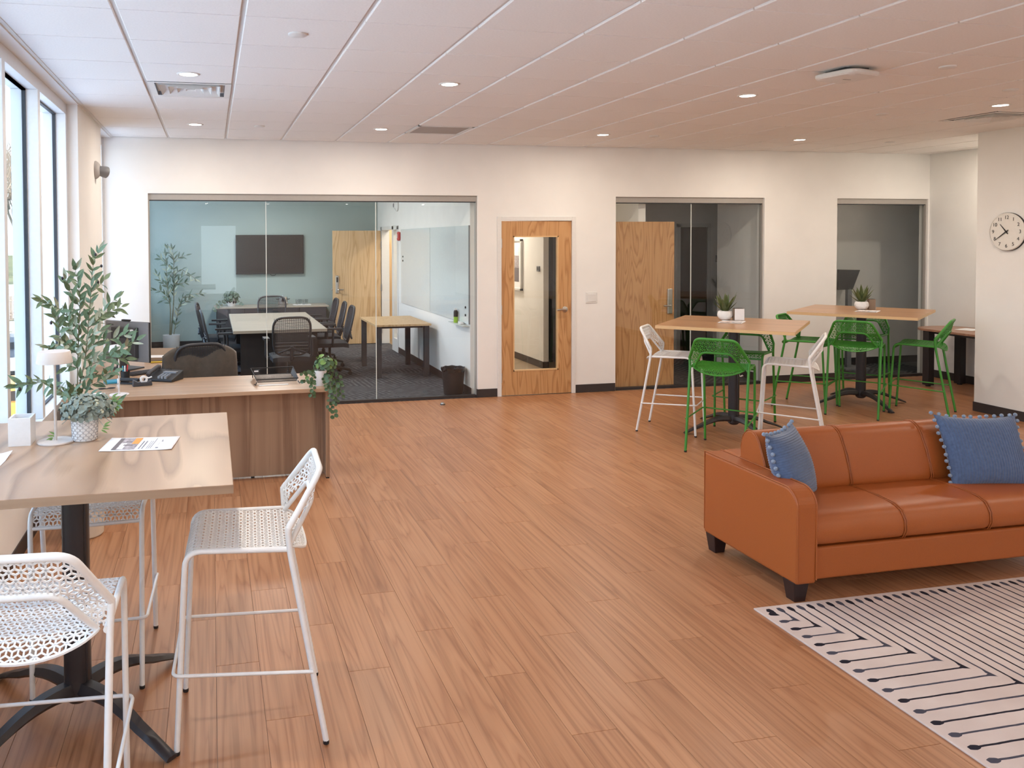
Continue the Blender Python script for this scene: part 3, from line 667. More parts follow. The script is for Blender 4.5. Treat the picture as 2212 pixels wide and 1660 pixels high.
for c, k_, lab in ((1.5, .5, 'round white cover plate nearest the camera, left of centre on the ceiling'), (1.5, 6.5, 'small round white cover plate in the back row, above the desk'),
                   (8.5, 6.5, 'small round white cover plate in the back row, right of the middle downlight'), (8.5, .5, 'round white cover plate right of the flat access point'),
                   (10.5, 3.5, 'small round white cover plate between the two right hand downlights'), (10.5, 1.5, 'round white cover plate near the right edge of the ceiling'),
                   (13.5, 6.5, 'small round white cover plate close to the right corner of the back wall')):
    o = link('cover_plate', disc_me, None, (lx(c), RA+k_*T, CE)); tag(o, lab, 'cover plate', 'ceiling cover plates')
ap = thing('access_point', 'flat white rounded square wireless access point under the ceiling tiles', 'access point', (4.17, 4.73, CE))
q = MB(); pts = []
for i in range(32):
    a = 2*PI*i/32; n_ = 5.0; ca, sa = math.cos(a), math.sin(a)
    pts.append((.155*math.copysign(abs(ca)**(2/n_), ca), .155*math.copysign(abs(sa)**(2/n_), sa)))
for sc, z in ((.96, -.022), (1, -.028), (1, -.045), (.94, -.056), (.6, -.062)): q.v += [(x*sc, y*sc, z) for x, y in pts]
for r_ in range(4):
    for i in range(32): q.f.append((r_*32+i, r_*32+(i+1) % 32, (r_+1)*32+(i+1) % 32, (r_+1)*32+i)); q.mi.append(0)
q.f.append(tuple(reversed(range(32)))); q.f.append(tuple(range(128, 160))); q.mi += [0, 0]
q.build('housing', 'trimwhite', ap, rot=(0, 0, .25), smooth=40); MB().box(-.09, .09, -.09, .09, -.024, 0).build('mount', 'dark', ap)
MB().box(-.03, .03, -.004, .004, -.0635, -.061).build('mark', 'grey', ap)
def diffuser(i, k_, label):
    t = thing('supply_diffuser', label, 'air vent', (lx(i)+T/2, rowy(k_)+T/2, CE), 0, 'square air diffusers')
    h = T/2-.013
    q = MB()
    for a, b in ((-1, 0), (1, 0), (0, -1), (0, 1)): pass
    def ring(h0, z0, h1, z1):
        v = [(-h0, -h0, z0), (h0, -h0, z0), (h0, h0, z0), (-h0, h0, z0), (-h1, -h1, z1), (h1, -h1, z1), (h1, h1, z1), (-h1, h1, z1)]
        return MB().add(v, [(i_, (i_+1) % 4, 4+(i_+1) % 4, 4+i_) for i_ in range(4)])
    ring(h, 0, h-.045, 0.0).build('frame', 'trimwhite', t); ring(h-.045, 0, h-.05, .1).build('neck', 'grey', t)
    MB().box(-h, h, -h, h, .1, .11).build('plenum', 'dark', t)
    for a, b in ((.215, .17), (.155, .11), (.095, .05)):
        r_ = ring(a, -.006, b, .055); r2 = ring(a-.006, -.004, b-.006, .055)
        r_.add(r2.v, [tuple(reversed(f)) for f in r2.f]); r_.build('louvre', 'trimwhite', t)
    ring(.035, -.002, .001, .02).build('core', 'trimwhite', t)
    return t
diffuser(0, 3, 'square four way louvred supply diffuser beside the windows, above the desk')
diffuser(12, 3, 'square four way louvred supply diffuser at the right, near the clock wall')
t = thing('return_grille', 'flat grey perforated return air grille in the back ceiling row', 'air vent', (lx(4)+T/2, rowy(6)+T/2, CE))
h = T/2-.013; q = MB()
for z in ((-h, h, -h, -h+.03), (-h, h, h-.03, h), (-h, -h+.03, -h, h), (h-.03, h, -h, h)): q.box(z[0], z[1], z[2], z[3], -.002, .02)
q.build('frame', 'trimwhite', t); MB().box(-h+.02, h-.02, -h+.02, h-.02, .004, .012).build('perforated_plate', plain('perforated_grey', (.42, .38, .355), .7), t)
# emergency light on the column
t = thing('emergency_light', 'small grey twin lens emergency light on the column between the windows', 'emergency light', (-1.052, 8.07, 2.55))
ry = Matrix.Rotation(PI/2, 4, 'Y')
MB().lathe([(.085, 0), (.085, .012), (.07, .03), (.05, .045)], 20, ax=ry).build('base', plain('fixture_grey', (.45, .43, .42), .5), t, smooth=40)
hm = Matrix.Rotation(math.radians(115), 4, 'Y') @ Matrix.Identity(4)
q = MB().lathe([(.03, .0), (.046, .03), (.055, .085), (.055, .10), (.048, .10), (.04, .085), (.001, .08)], 20, ax=Matrix.Rotation(.7, 4, 'Z') @ Matrix.Rotation(math.radians(100), 4, 'Y') @ Matrix.Identity(4), c=(.02, -.02, 0), cap1=False)
q.build('lamp_head', 'grey', t, smooth=40)
# wall clock
ck = thing('wall_clock', 'round white wall clock with black numerals on the right hand wall', 'clock', (XC, 6.905, 1.94))
rr = Matrix.Rotation(-PI/2, 4, 'Y')
MB().lathe([(.192, 0), (.196, .012), (.196, .026), (.190, .034), (.184, .034)], 56, ax=rr, cap1=False).build('rim', 'clockface', ck, smooth=40)
MB().lathe([(.001, .03), (.186, .03), (.186, .002)], 56, ax=rr).build('dial', 'clockface', ck)
MB().lathe([(.199, 0), (.199, .02), (.19, .02)], 56, ax=rr, cap1=False).build('back_shell', 'ink', ck)
def clock_pt(ang, r): return (-r*math.sin(ang), r*math.cos(ang))       # y, z for an angle clockwise from 12 seen from the room
for i in range(1, 13):
    fc = bpy.data.curves.new('numeral', 'FONT'); fc.body = str(i); fc.size = .052; fc.align_x = 'CENTER'; fc.align_y = 'CENTER'; fc.extrude = .0006
    fc.materials.append(M['ink']); o = bpy.data.objects.new('numeral', fc); COL.objects.link(o); o.parent = ck
    y, z = clock_pt(2*PI*i/12, .148); o.location = (-.0315, y, z); o.rotation_euler = (PI/2, 0, -PI/2)
def hand(name, ang, l, tail, w, xo):
    d = Vector((0, *clock_pt(ang, 1))); s_ = Vector((0, d.z, -d.y)); q = MB()
    a = -d*tail; b = d*l; X = Vector((xo, 0, 0)); e = Vector((-.002, 0, 0))
    v = [a+s_*w*.6, a-s_*w*.6, -s_*w, b-s_*w*.3, b+s_*w*.3, s_*w]
    q.add([X+k_ for k_ in v]+[X+e+k_ for k_ in v], [(5, 4, 3, 2, 1, 0), (6, 7, 8, 9, 10, 11)]+[(i, (i+1) % 6, 6+(i+1) % 6, 6+i) for i in range(6)])
    q.build(name, 'ink', ck)
hand('hour_hand', 2*PI*(10.65/12), .105, .03, .007, -.034); hand('minute_hand', 2*PI*(39.0/60), .155, .032, .006, -.037)
MB().lathe([(.010, .03), (.010, .042)], 12, ax=rr).build('hub', 'ink', ck)
sw = thing('wall_switch', 'square white wall switch plate right of the half glazed oak door', 'switch', (4.545, B, 1.165))
MB().box(-.075, .075, -.008, 0, -.068, .068).build('plate', 'trimwhite', sw, bevel=.004); MB().box(-.055, .055, -.013, -.006, -.048, .048).build('rocker', 'trimwhite', sw, bevel=.003)
st = thing('door_stop', 'small domed metal door stop on the floor in front of the conference glass', 'door stop', (2.55, 8.93, 0))
MB().lathe([(.026, 0), (.028, .012), (.022, .026), (.008, .032)], 18).build('dome', 'steel', st, smooth=40); MB().lathe([(.0285, .010), (.031, .012), (.0285, .018)], 18, cap0=False, cap1=False).build('bumper', 'black', st)

def text_to_mesh(o):
    me = bpy.data.meshes.new_from_object(o); n_ = o.name
    p = link('_', me, o.parent, o.location, o.rotation_euler); cu = o.data
    bpy.data.objects.remove(o); bpy.data.curves.remove(cu); p.name = n_; return p
for o_ in [o for o in COL.objects if o.type == 'FONT']: text_to_mesh(o_)

# ================================================================== BAR TABLES
def bar_table(label, x, y, rz, side, base_rz, top_mat, edge_mat, name='bar_table', axis=0.0):
    t = thing(name, label, 'table', (x, y, 0), rz, 'square bar height tables')
    h = side/2
    o = MB().box(-h, h, -h, h, 1.032, 1.0625).build('tabletop', [top_mat], t, bevel=.0015)
    q = MB(); e = .0008
    q.box(-h-e, h+e, -h-e, -h, 1.0325, 1.061); q.box(-h-e, h+e, h, h+e, 1.0325, 1.061); q.box(-h-e, -h, -h, h, 1.0325, 1.061); q.box(h, h+e, -h, h, 1.0325, 1.061)
    q.build('edge_band', edge_mat, t)
    # grooved oval column
    pts = []
    for i in range(40):
        a = 2*PI*i/40; r = 1.0 - (.10 if i % 10 in (5,) else 0)
        pts.append((.050*r*math.copysign(abs(math.cos(a))**.7, math.cos(a)), .050*r*math.copysign(abs(math.sin(a))**.7, math.sin(a))))
    MB().prism(pts, .12, 1.03).build('column', 'pole', t, rot=(0, 0, base_rz-PI/4), smooth=35)
    MB().box(-.2, .2, -.2, .2, 1.02, 1.032).build('mounting_plate', 'pole', t)
    MB().lathe([(.035, .07), (.052, .085), (.055, .13), (.05, .17)], 20).build('hub', 'pole', t, smooth=40)
    for k_ in range(4):
        q = MB(); n_ = 12; vs = []
        for i in range(n_+1):
            u = i/n_; r = .03+.50*u; z = .125+.028*math.sin(min(u*1.5, 1)*PI)*.6-.112*u**1.9
            w = .036-.010*u; hh = .028*(1-u*.72)
            z = max(z, hh+.001)
            vs += [(r, -w, z-hh*.3), (r, -w*.6, z+hh), (r, w*.6, z+hh), (r, w, z-hh*.3), (r, w*.7, z-hh), (r, -w*.7, z-hh)]
        fs = [(i*6+j, (i+1)*6+j, (i+1)*6+(j+1) % 6, i*6+(j+1) % 6) for i in range(n_) for j in range(6)]
        fs += [tuple(range(6)), tuple(n_*6+5-j for j in range(6))]
        q.add(vs, fs); q.build('foot', 'pole', t, rot=(0, 0, base_rz+k_*PI/2), smooth=50)
    return t
FT = bar_table('large square laminate bar table in the left foreground with a black cross foot', -.535, 3.39, 0, 1.195, PI/4, 'lamX', 'lamEdge')
MT = bar_table('square oak toned bar table with white and green stools, the nearer one', 4.96, 7.04, math.radians(44.9), 1.20, PI/4, 'tabH', 'oakbead')
RT = bar_table('square oak toned bar table with only green stools around it', 7.17, 7.87, math.radians(37), 1.25, PI/4, 'tabH', 'oakbead')

# ================================================================== MESH STOOLS
def stool_parts(mat):
    P = {}
    prof = [(.236, .705), (.233, .722), (.222, .741), (.205, .753), (.185, .757), (.1, .752), (0, .746), (-.08, .745), (-.14, .744), (-.17, .738), (-.195, .722), (-.212, .700)]
    L = [0]
    for a, b in zip(prof, prof[1:]): L.append(L[-1]+math.dist(a, b))
    def S(u, v):
        u = min(max(u, 0), L[-1]-1e-6); i = max(j for j in range(len(L)-1) if L[j] <= u); f = (u-L[i])/(L[i+1]-L[i])
        x = prof[i][0]*(1-f)+prof[i+1][0]*f; z = prof[i][1]*(1-f)+prof[i+1][1]*f
        dish = .010*max(0, 1-(v/.205)**2)*min(1, max(0, (u-.05)/.08))
        return Vector((x, v, z-dish))
    UB = L[8]; ULEN = L[-1]
    def inside(u, v):
        if u < .004 or u > ULEN: return False
        if u < UB: return abs(v) < .212
        return ((u-UB)/(ULEN-UB))**2+(v/.212)**2 < 1
    def bars(mb, S, inside, u0, u1, v0, v1, s, w, t):
        dv = s*math.sqrt(3)/2
        def nrm(u, v):
            a = S(u+.004, v)-S(u-.004, v); b = S(u, v+.004)-S(u, v-.004); n_ = a.cross(b)
            return n_.normalized() if n_.length > 1e-9 else Vector((0, 0, 1))
        nodes = []
        for j in range(int((u1-u0)/dv)+3):
            for i in range(int((v1-v0)/s)+3): nodes.append((u0+j*dv, v0+i*s+(s/2 if j % 2 else 0)))
        for (u, v) in nodes:
            for k_ in range(6):
                a = PI/6+k_*PI/3; e = s/math.sqrt(3); p = (u, v); q = (u+e*math.sin(a), v+e*math.cos(a))
                ip, iq = inside(*p), inside(*q)
                if not ip and not iq: continue
                if ip != iq:
                    g, b_ = (p, q) if ip else (q, p)
                    for _ in range(7):
                        m_ = ((g[0]+b_[0])/2, (g[1]+b_[1])/2)
                        if inside(*m_): g = m_
                        else: b_ = m_
                    p, q = (p, g) if ip else (g, q)
                A, Bq = S(*p), S(*q); d = Bq-A
                if d.length < .003: continue
                d.normalize(); n_ = nrm((p[0]+q[0])/2, (p[1]+q[1])/2); sd = d.cross(n_).normalized()*w/2; nn = n_*t/2
                mb.add([A+sd+nn, A-sd+nn, A-sd-nn, A+sd-nn, Bq+sd+nn, Bq-sd+nn, Bq-sd-nn, Bq+sd-nn], [(0, 1, 5, 4), (1, 2, 6, 5), (2, 3, 7, 6), (3, 0, 4, 7)])
    q = MB(); bars(q, S, inside, 0, ULEN, -.23, .23, .0325, .0052, .004)
    rim = [S(UB+(ULEN-UB)*math.sin(a), .212*math.cos(a)) for a in [PI*i/24 for i in range(25)]]
    q.tube(rim, .006, 6)
    q.tube([(.238, -.212, .703), (.24, 0, .700), (.238, .212, .703)], .008, 6)
    P['seat'] = q.mesh('seat', mat, 40)
    KX, KZ, TX, TZ = -.135, .825, -.262, 1.01
    def bx(y, z):
        xo = KX+(TX-KX)*(z-KZ)/(TZ-KZ) if z > KZ else -.140+(z-.75)*.067
        w = min(1, max(0, (.235-abs(y))/.11)); k_ = min(1, max(0, 1-(z-.89)/.12)) if z > .89 else (.36+.64*max(0, (z-.748)/.142))
        return xo-.055*w*k_
    def SB(u, v): return Vector((bx(v, u), v, u))
    def inb(z, y):
        y = abs(y)
        if z < .752 or z > TZ-.004: return False
        yo = .25-(z-KZ)/(TZ-KZ)*.085 if z > KZ else .245
        if y > yo: return False
        if z < .89:
            yi = .12+(.89-z)/.142*.08
            if y < yi: return False
        return True
    q = MB(); bars(q, SB, inb, .745, 1.02, -.26, .26, .0325, .0052, .004); P['backrest'] = q.mesh('backrest', mat, 40)
    q = MB()
    for sy in (-1,): pass
    lip = [(bx(.2, .75)+.004, .205, .748), (bx(.12, .889), .12, .889), (bx(.12, .889), -.12, .889), (bx(.2, .75)+.004, -.205, .748)]
    P['back_lip'] = MB().tube(arc(lip, .04), .0105, 8).mesh('back_lip', mat, 60)
    fr = [(KX, .25, KZ-.004), (TX, .165, TZ), (TX, -.165, TZ), (KX, -.25, KZ-.004)]
    P['back_frame'] = MB().tube(arc(fr, .05, 6), .0125, 10).mesh('back_frame', mat, 60)
    for nm, sy in (('legFL', 1), ('legFR', -1)):
        P[nm] = MB().tube(arc([(.275, sy*.215, .012), (.236, sy*.220, .752), (-.15, sy*.238, .742)], .06, 6), .0108, 9).mesh('leg', mat, 60)
    for nm, sy in (('legBL', 1), ('legBR', -1)):
        P[nm] = MB().tube(arc([(-.27, sy*.245, .012), (-.140, sy*.245, .74), (KX, sy*.25, KZ), (KX+(TX-KX)*.1, sy*(.25-.0085), KZ+.0185)], .05, 5), .0115, 9).mesh('leg', mat, 60)
    P['footrest'] = MB().tube(arc([(-.222, .258, .285), (.285, .238, .305), (.285, -.238, .305), (-.222, -.258, .285)], .03, 5), .0068, 7).mesh('footrest', mat, 60)
    P['glide'] = MB().lathe([(.011, 0), (.012, .004), (.0118, .014)], 10).mesh('glide', 'black')
    return P
SW, SG = stool_parts('whitepc'), stool_parts('greenpc')
def stool(P, label, x, y, deg, group):
    t = thing('mesh_stool', label, 'stool', (x, y, 0), math.radians(deg), group)
    for nm in ('seat', 'backrest', 'back_lip', 'back_frame', 'footrest'): link(nm, P[nm], t)
    for nm, fx, fy in (('legFL', .275, .215), ('legFR', .275, -.215), ('legBL', -.27, .245), ('legBR', -.27, -.245)):
        l = link('leg', P[nm], t); link('glide', P['glide'], l, (fx, fy, 0))
    return t
GW, GG = 'white mesh bar stools', 'green mesh bar stools'
stool(SW, 'white mesh bar stool right of the foreground table, in full side view', .14, 3.255, 177.5, GW)
stool(SW, 'white mesh bar stool pushed under the far edge of the foreground table', -.525, 3.82, -89, GW)
stool(SW, 'white mesh bar stool seen from behind, cut off by the left edge of the picture', -.54, 2.67, 86, GW)
stool(SW, 'white mesh bar stool left of the nearer bar table, in front of the oak door', 4.41, 7.25, -44, GW)
stool(SW, 'white mesh bar stool right of the nearer bar table, just above the sofa back', 5.19, 6.50, 140, GW)
stool(SG, 'green mesh bar stool seen from behind, in front of the nearer bar table', 4.43, 6.45, 42.5, GG)
stool(SG, 'green mesh bar stool at the far side of the nearer bar table, facing the camera', 5.25, 7.29, -138, GG)
stool(SG, 'green mesh bar stool left of the farther bar table', 6.50, 7.945, -56, GG)
stool(SG, 'green mesh bar stool seen from behind, in front of the farther bar table', 6.735, 7.45, 38, GG)
stool(SG, 'green mesh bar stool right of the farther bar table, beside the alcove table', 7.45, 7.32, 127, GG)
stool(SG, 'green mesh bar stool at the far side of the farther bar table, before the glass', 7.53, 8.25, -142, GG)

# ================================================================== SOFA, CUSHIONS, RUG
sf = thing('sofa', 'orange leather three seat sofa with dark tapered feet at the right', 'sofa', (2.91, 3.60, 0))
# local x = along the sofa from its left side, y = depth from the front
SLEN = 1.90
def arm_poly():
    pts = [(0.005, .10)]
    for i in range(9):
        a = PI-PI/2*i/8; pts.append((.10+.10*math.cos(a), .50+.092*math.sin(a)))
    pts += [(.812, .594), (.815, .10)]
    return pts
def arm(x0, x1, name='arm'):
    q = MB(); poly = arm_poly(); n_ = len(poly); vs = []
    for x in (x0, x1): vs += [(x, y, z) for y, z in poly]
    q.add(vs, [tuple(reversed(range(n_))), tuple(range(n_, 2*n_))]+[(i, (i+1) % n_, n_+(i+1) % n_, n_+i) for i in range(n_)])
    o = q.build(name, 'leather', sf, bevel=.014, seg=3)
    for x in (x0, x1):
        MB().tube([(x+(.004 if x == x0 else -.004), y+.0, z) for y, z in [(poly[1][0]+.002, .12)]+[(y+.002, z+.001) for y, z in poly[1:-1]]+[(.813, .12)]], .004, 6).build('seam', 'leather', o, smooth=60)
    return o
arm(0, .12); arm(SLEN-.12, SLEN)
MB().box(.115, SLEN-.115, .035, .80, .105, .275).build('base_rail', 'leather', sf, bevel=.012, seg=3)
MB().box(.115, SLEN-.115, .64, .812, .15, .60).build('back_frame', 'leather', sf, bevel=.02, seg=3)
sw_ = (SLEN-.24)/3
def cushion(name, x0, x1, prof, loc=(0, 0, 0)):
    """profile in y,z swept along x with rounded ends"""
    q = MB(); n_ = len(prof); cy = sum(p[0] for p in prof)/n_; cz = sum(p[1] for p in prof)/n_
    st_ = [(x0+.0012, .93), (x0+.0025, .972), (x0+.008, .99), (x0+.02, 1.0), ((x0+x1)/2, 1.004), (x1-.02, 1.0), (x1-.008, .99), (x1-.0025, .972), (x1-.0012, .93)]
    for x, s_ in st_: q.v += [(x, cy+(y-cy)*s_, cz+(z-cz)*s_) for y, z in prof]
    k_ = len(st_)
    for i in range(k_-1):
        for j in range(n_): q.f.append((i*n_+j, i*n_+(j+1) % n_, (i+1)*n_+(j+1) % n_, (i+1)*n_+j)); q.mi.append(0)
    q.f.append(tuple(range(n_))); q.f.append(tuple((k_-1)*n_+n_-1-j for j in range(n_))); q.mi += [0, 0]
    o = q.build(name, 'leather', sf, smooth=75)
    s = o.modifiers.new('subsurf', 'SUBSURF'); s.levels = 1; s.render_levels = 2
    for x in (x0+.007, x1-.007):
        MB().tube([(x, cy+(y-cy)*1.0, cz+(z-cz)*1.0) for y, z in prof], .0026, 6, closed=True).build('piping', 'leather', o, smooth=60)
    return o
seat_prof = [(.52, .275), (.07, .275), (.025, .29), (.008, .33), (.012, .385), (.04, .43), (.09, .452), (.2, .462), (.35, .462), (.50, .455), (.525, .40)]
back_prof = [(.40, .44), (.385, .48), (.425, .62), (.47, .72), (.50, .758), (.54, .776), (.585, .768), (.62, .73), (.64, .66), (.63, .55), (.60, .46), (.5, .44)]
for i in range(3):
    cushion('seat_cushion', .12+i*sw_, .12+(i+1)*sw_, seat_prof)
    cushion('back_cushion', .12+i*sw_, .12+(i+1)*sw_, back_prof)
for x, y in ((.045, .065), (SLEN-.045, .065), (.045, .75), (SLEN-.045, .75)):
    q = MB(); a, b = .045, .032
    q.add([(x-b, y-b, 0), (x+b, y-b, 0), (x+b, y+b, 0), (x-b, y+b, 0), (x-a, y-a, .106), (x+a, y-a, .106), (x+a, y+a, .106), (x-a, y+a, .106)],
          [(3, 2, 1, 0), (4, 5, 6, 7), (0, 1, 5, 4), (1, 2, 6, 5), (2, 3, 7, 6), (3, 0, 4, 7)]); q.build('foot', 'darkwood', sf, bevel=.003)
def pillow(label, loc, normal, up, w, h, vertical, seed):
    """corduroy cushion: ridges are real, they run along local y"""
    rnd = random.Random(seed)
    t = thing('throw_pillow', label, 'pillow', (0, 0, 0), 0, 'blue corduroy pillows')
    n_ = Vector(normal).normalized(); u_ = Vector(up); u_ = (u_-n_*u_.dot(n_)).normalized(); r_ = u_.cross(n_)
    t.matrix_world = Matrix.Translation(loc) @ Matrix((r_, u_, n_)).transposed().to_4x4()
    NR = 30; NU = NR*5+1; NV = 26
    def face(sgn):
        def P(i, j):
            a = -1+2*i/(NU-1); b = -1+2*j/(NV-1)
            if not vertical: a, b = b, a
            edge = max(0, (1-abs(a)**2.6)*(1-abs(b)**2.6)); pin = 1-.10*(1-abs(a)**2)*(abs(b)**3); pin2 = 1-.10*(1-abs(b)**2)*(abs(a)**3)
            th = .075*edge**.62
            rid = .0042*abs(math.sin(PI*NR*i/(NU-1)))*min(1, edge*6)
            wob = .006*math.sin(3*a+seed)*math.cos(4*b+seed)
            return Vector((a*w/2*pin2, b*h/2*pin, sgn*(th+rid)+wob*edge))
        return P
    q = MB(); q.grid(face(1), NU, NV); k0 = len(q.f); q2 = MB(); q2.grid(face(-1), NU, NV)
    q.add(q2.v, [tuple(reversed(f)) for f in q2.f])
    if not vertical:
        q.f = [tuple(reversed(f)) for f in q.f]
    q.build('cover', 'fabricblue', t, smooth=180)
    pm = MB()
    for k_ in range(4):
        for i in range(11):
            s_ = -1+2*i/11
            a, b = ((s_, -1), (1, s_), (-s_, 1), (-1, -s_))[k_]
            x = a*w/2*(1-.10*(1-abs(b)**2) if abs(a) == 1 else 1); y = b*h/2*(1-.10*(1-abs(a)**2) if abs(b) == 1 else 1)
            d = Vector((x, y, 0)).normalized()*.011
            pm.ell((x+d.x+rnd.uniform(-.003, .003), y+d.y+rnd.uniform(-.003, .003), rnd.uniform(-.006, .006)), .0115, .0115, .0115, 8, 6)
    stuff(pm.build('pompom_trim', 'pom', t, smooth=180))
    return t
pillow('blue corduroy pillow with pompom edge leaning on the left arm of the sofa', (3.135, 3.93, .625), (.50, -.80, .34), (-.12, .18, .9), .41, .40, False, 3)
pillow('larger blue corduroy pillow with pompom edge propped at the right end of the sofa', (4.43, 3.92, .625), (-.16, -.86, .40), (.10, .42, .9), .50, .43, True, 5)
rg = MB().box(0, 2.6, -2.3, 0, 0.0, .009).build('area_rug', 'rug', None, (RUG_X, RUG_Y, 0), bevel=.003)
tag(rg, 'flat woven cream rug with nested dark drip lines in front of the sofa', 'rug')

# ================================================================== RECEPTION DESK AND WHAT STANDS ON IT
DZ = .735
dk = thing('reception_desk', 'L shaped walnut laminate reception desk with a full front panel', 'desk', (0, 0, 0))
MB().box(-1.08, .905, 6.30, 7.06, DZ-.03, DZ).build('desktop', 'deskH', dk, bevel=.002)
MB().box(-1.04, -.37, 7.062, 8.26, DZ-.03, DZ).build('return_top', 'deskH', dk, bevel=.002)
MB().box(-1.05, .862, 6.54, 6.565, .012, DZ-.03).build('front_panel', 'deskV', dk)
MB().box(.864, .894, 6.385, 7.03, .012, DZ-.03).build('end_panel', 'deskV', dk, bevel=.001)
MB().box(-1.06, -1.035, 6.42, 7.03, .012, DZ-.03).build('end_panel', 'deskV', dk)
MB().box(-1.03, -.40, 8.21, 8.235, .012, DZ-.03).build('end_panel', 'deskV', dk)
q = MB()
for x, y in ((.879, 6.41), (.879, 7.0), (-1.048, 6.45), (-.6, 8.222), (.3, 6.552)): q.box(x-.013, x+.013, y-.02, y+.02, 0, .012)
q.build('glide', 'black', dk)
# letter tray
tr = thing('letter_tray', 'empty black wire mesh letter tray on the desk, left of the trailing plant', 'tray', (.495, 6.76, DZ), math.radians(2))
q = MB(); w, d, h0, h1 = .165, .20, .022, .075
rim = [(-w-.012, -d, h1), (w+.012, -d, h1), (w+.012, d, h1), (-w-.012, d, h1)]
q.tube([(-w, -d-.01, h1*.6), (-w-.012, d, h1), (w+.012, d, h1), (w, -d-.01, h1*.6)], .004, 6, closed=True)
q.tube([(-w+.01, -d+.01, h0), (w-.01, -d+.01, h0), (w-.01, d-.02, h0), (-w+.01, d-.02, h0)], .003, 6, closed=True)
q.build('rim', 'black', tr, smooth=60)
q = MB()
for i in range(23): x = -w+.01+i*(2*w-.02)/22; q.tube([(x, -d+.01, h0), (x, d-.02, h0)], .0009, 4)
for i in range(27): y = -d+.01+i*(2*d-.03)/26; q.tube([(-w+.01, y, h0), (w-.01, y, h0)], .0009, 4)
stuff(q.build('wire_base', 'black', tr))
for sx in (-1, 1): MB().add([(sx*(w-.01), -d+.01, h0), (sx*(w-.01), d-.02, h0), (sx*(w+.012), d, h1), (sx*w, -d-.01, h1*.6)], [(0, 1, 2, 3)]).build('side', 'dark', tr)
MB().tube([(-w, -d, h0), (-w-.01, -d-.02, .0045), (-w-.02, -d-.01, .012)], .004, 6).tube([(w, -d, h0), (w+.01, -d-.02, .0045), (w+.02, -d-.01, .012)], .004, 6).tube([(-w, d-.03, h0), (-w, d-.03, .0)], .004, 6).tube([(w, d-.03, h0), (w, d-.03, 0)], .004, 6).build('foot', 'black', tr)
MB().box(-.155, -.105, d-.006, d-.002, .025, .062).build('label_card', 'dark', tr); MB().box(-.15, -.115, d-.0075, d-.006, .044, .056).build('label_paper', 'paper', tr)
o = MB().box(-.13, .10, -.012, .012, 0, .006).build('ruler', 'trimwhite', None, (.485, 6.52, DZ+.0005), (0, 0, .04)); tag(o, 'pale flat ruler lying in front of the letter tray', 'ruler')
# small lamp on the desk: only the pole and disc show
def table_lamp(label, x, y, z, s=1.0):
    t = thing('table_lamp', label, 'lamp', (x, y, z), 0, 'greige cordless table lamps')
    MB().lathe([(.001, 0), (.071*s, 0), (.072*s, .004), (.070*s, .0075), (.001, .009)], 40, cap0=False, cap1=False).build('base', 'lampgrey', t, smooth=40)
    MB().lathe([(.0058, .008), (.0058, .335)], 12).build('pole', 'lampgrey', t, smooth=40)
    MB().lathe([(.001, .327), (.066, .327), (.0705, .327), (.0705, .331), (.0625, .372), (.060, .3745), (.001, .3755)], 44, cap0=False, cap1=False).build('shade', 'lampgrey', t, smooth=40)
    MB().lathe([(.001, .326), (.062, .326)], 32, cap0=False, cap1=False).build('diffuser', 'trimwhite', t)
    return t
table_lamp('slim greige lamp on the reception desk, half hidden by the olive tree leaves', -.685, 6.39, DZ)
# monitor seen from behind
mo = thing('computer_monitor', 'dark all in one computer seen from behind on the desk by the windows', 'monitor', (-.76, 7.72, DZ), math.radians(-40))
MB().box(-.265, .265, .012, .030, .065, .425).build('screen_panel', 'black', mo, bevel=.003)
bk = MB().box(-.262, .262, 0, .013, .068, .422).build('back_shell', 'grey', mo, bevel=.004)
MB().box(-.14, .15, -.05, .002, .10, .375).build('computer_module', 'dark', mo, bevel=.006)
MB().box(.095, .135, -.0515, -.05, .345, .362).build('sticker', 'paper', mo)
fc = bpy.data.curves.new('brand_mark', 'FONT'); fc.body = 'Lenovo'; fc.size = .028; fc.extrude = .0004; fc.materials.append(M['chairfr'])
o = bpy.data.objects.new('brand_mark', fc); COL.objects.link(o); o.parent = mo; o.location = (-.24, -.001, .385); o.rotation_euler = (PI/2, 0, 0); text_to_mesh(o)
MB().box(-.05, .06, -.075, -.045, .01, .28).build('stand_arm', 'dark', mo, bevel=.004); MB().box(-.12, .13, -.11, .09, 0, .012).build('stand_base', 'dark', mo, bevel=.004)
o = MB().box(-.055, .045, -.01, .02, .428, .444).build('webcam', 'black', None, mo.location, mo.rotation_euler, bevel=.008, seg=3); tag(o, 'small black webcam clipped on top of the dark monitor', 'webcam')
# keyboard, phone, tape dispenser, stapler, papers
kb = thing('keyboard', 'black keyboard lying on the desk before the monitor', 'keyboard', (-.55, 7.42, DZ), math.radians(38))
MB().box(-.2, .2, -.065, .065, 0, .016).build('case', 'black', kb, bevel=.004)
q = MB()
for i in range(14):
    for j in range(5): q.box(-.188+i*.027, -.165+i*.027, -.056+j*.0225, -.038+j*.0225, .016, .020)
stuff(q.build('keys', 'dark', kb))
ph = thing('desk_phone', 'black office telephone on the desk behind the tape dispenser', 'telephone', (-.40, 6.99, DZ), math.radians(-28))
MB().add([(-.13, -.09, 0), (.13, -.09, 0), (.13, .10, 0), (-.13, .10, 0), (-.13, -.09, .02), (.13, -.09, .02), (.13, .10, .075), (-.13, .10, .075)], [(3, 2, 1, 0), (4, 5, 6, 7), (0, 1, 5, 4), (1, 2, 6, 5), (2, 3, 7, 6), (3, 0, 4, 7)]).build('body', 'black', ph, bevel=.006)
MB().tube(arc([(-.095, -.08, .05), (-.095, -.05, .068), (-.095, .07, .098), (-.095, .10, .092)], .02), .018, 8).build('handset', 'dark', ph, smooth=50)
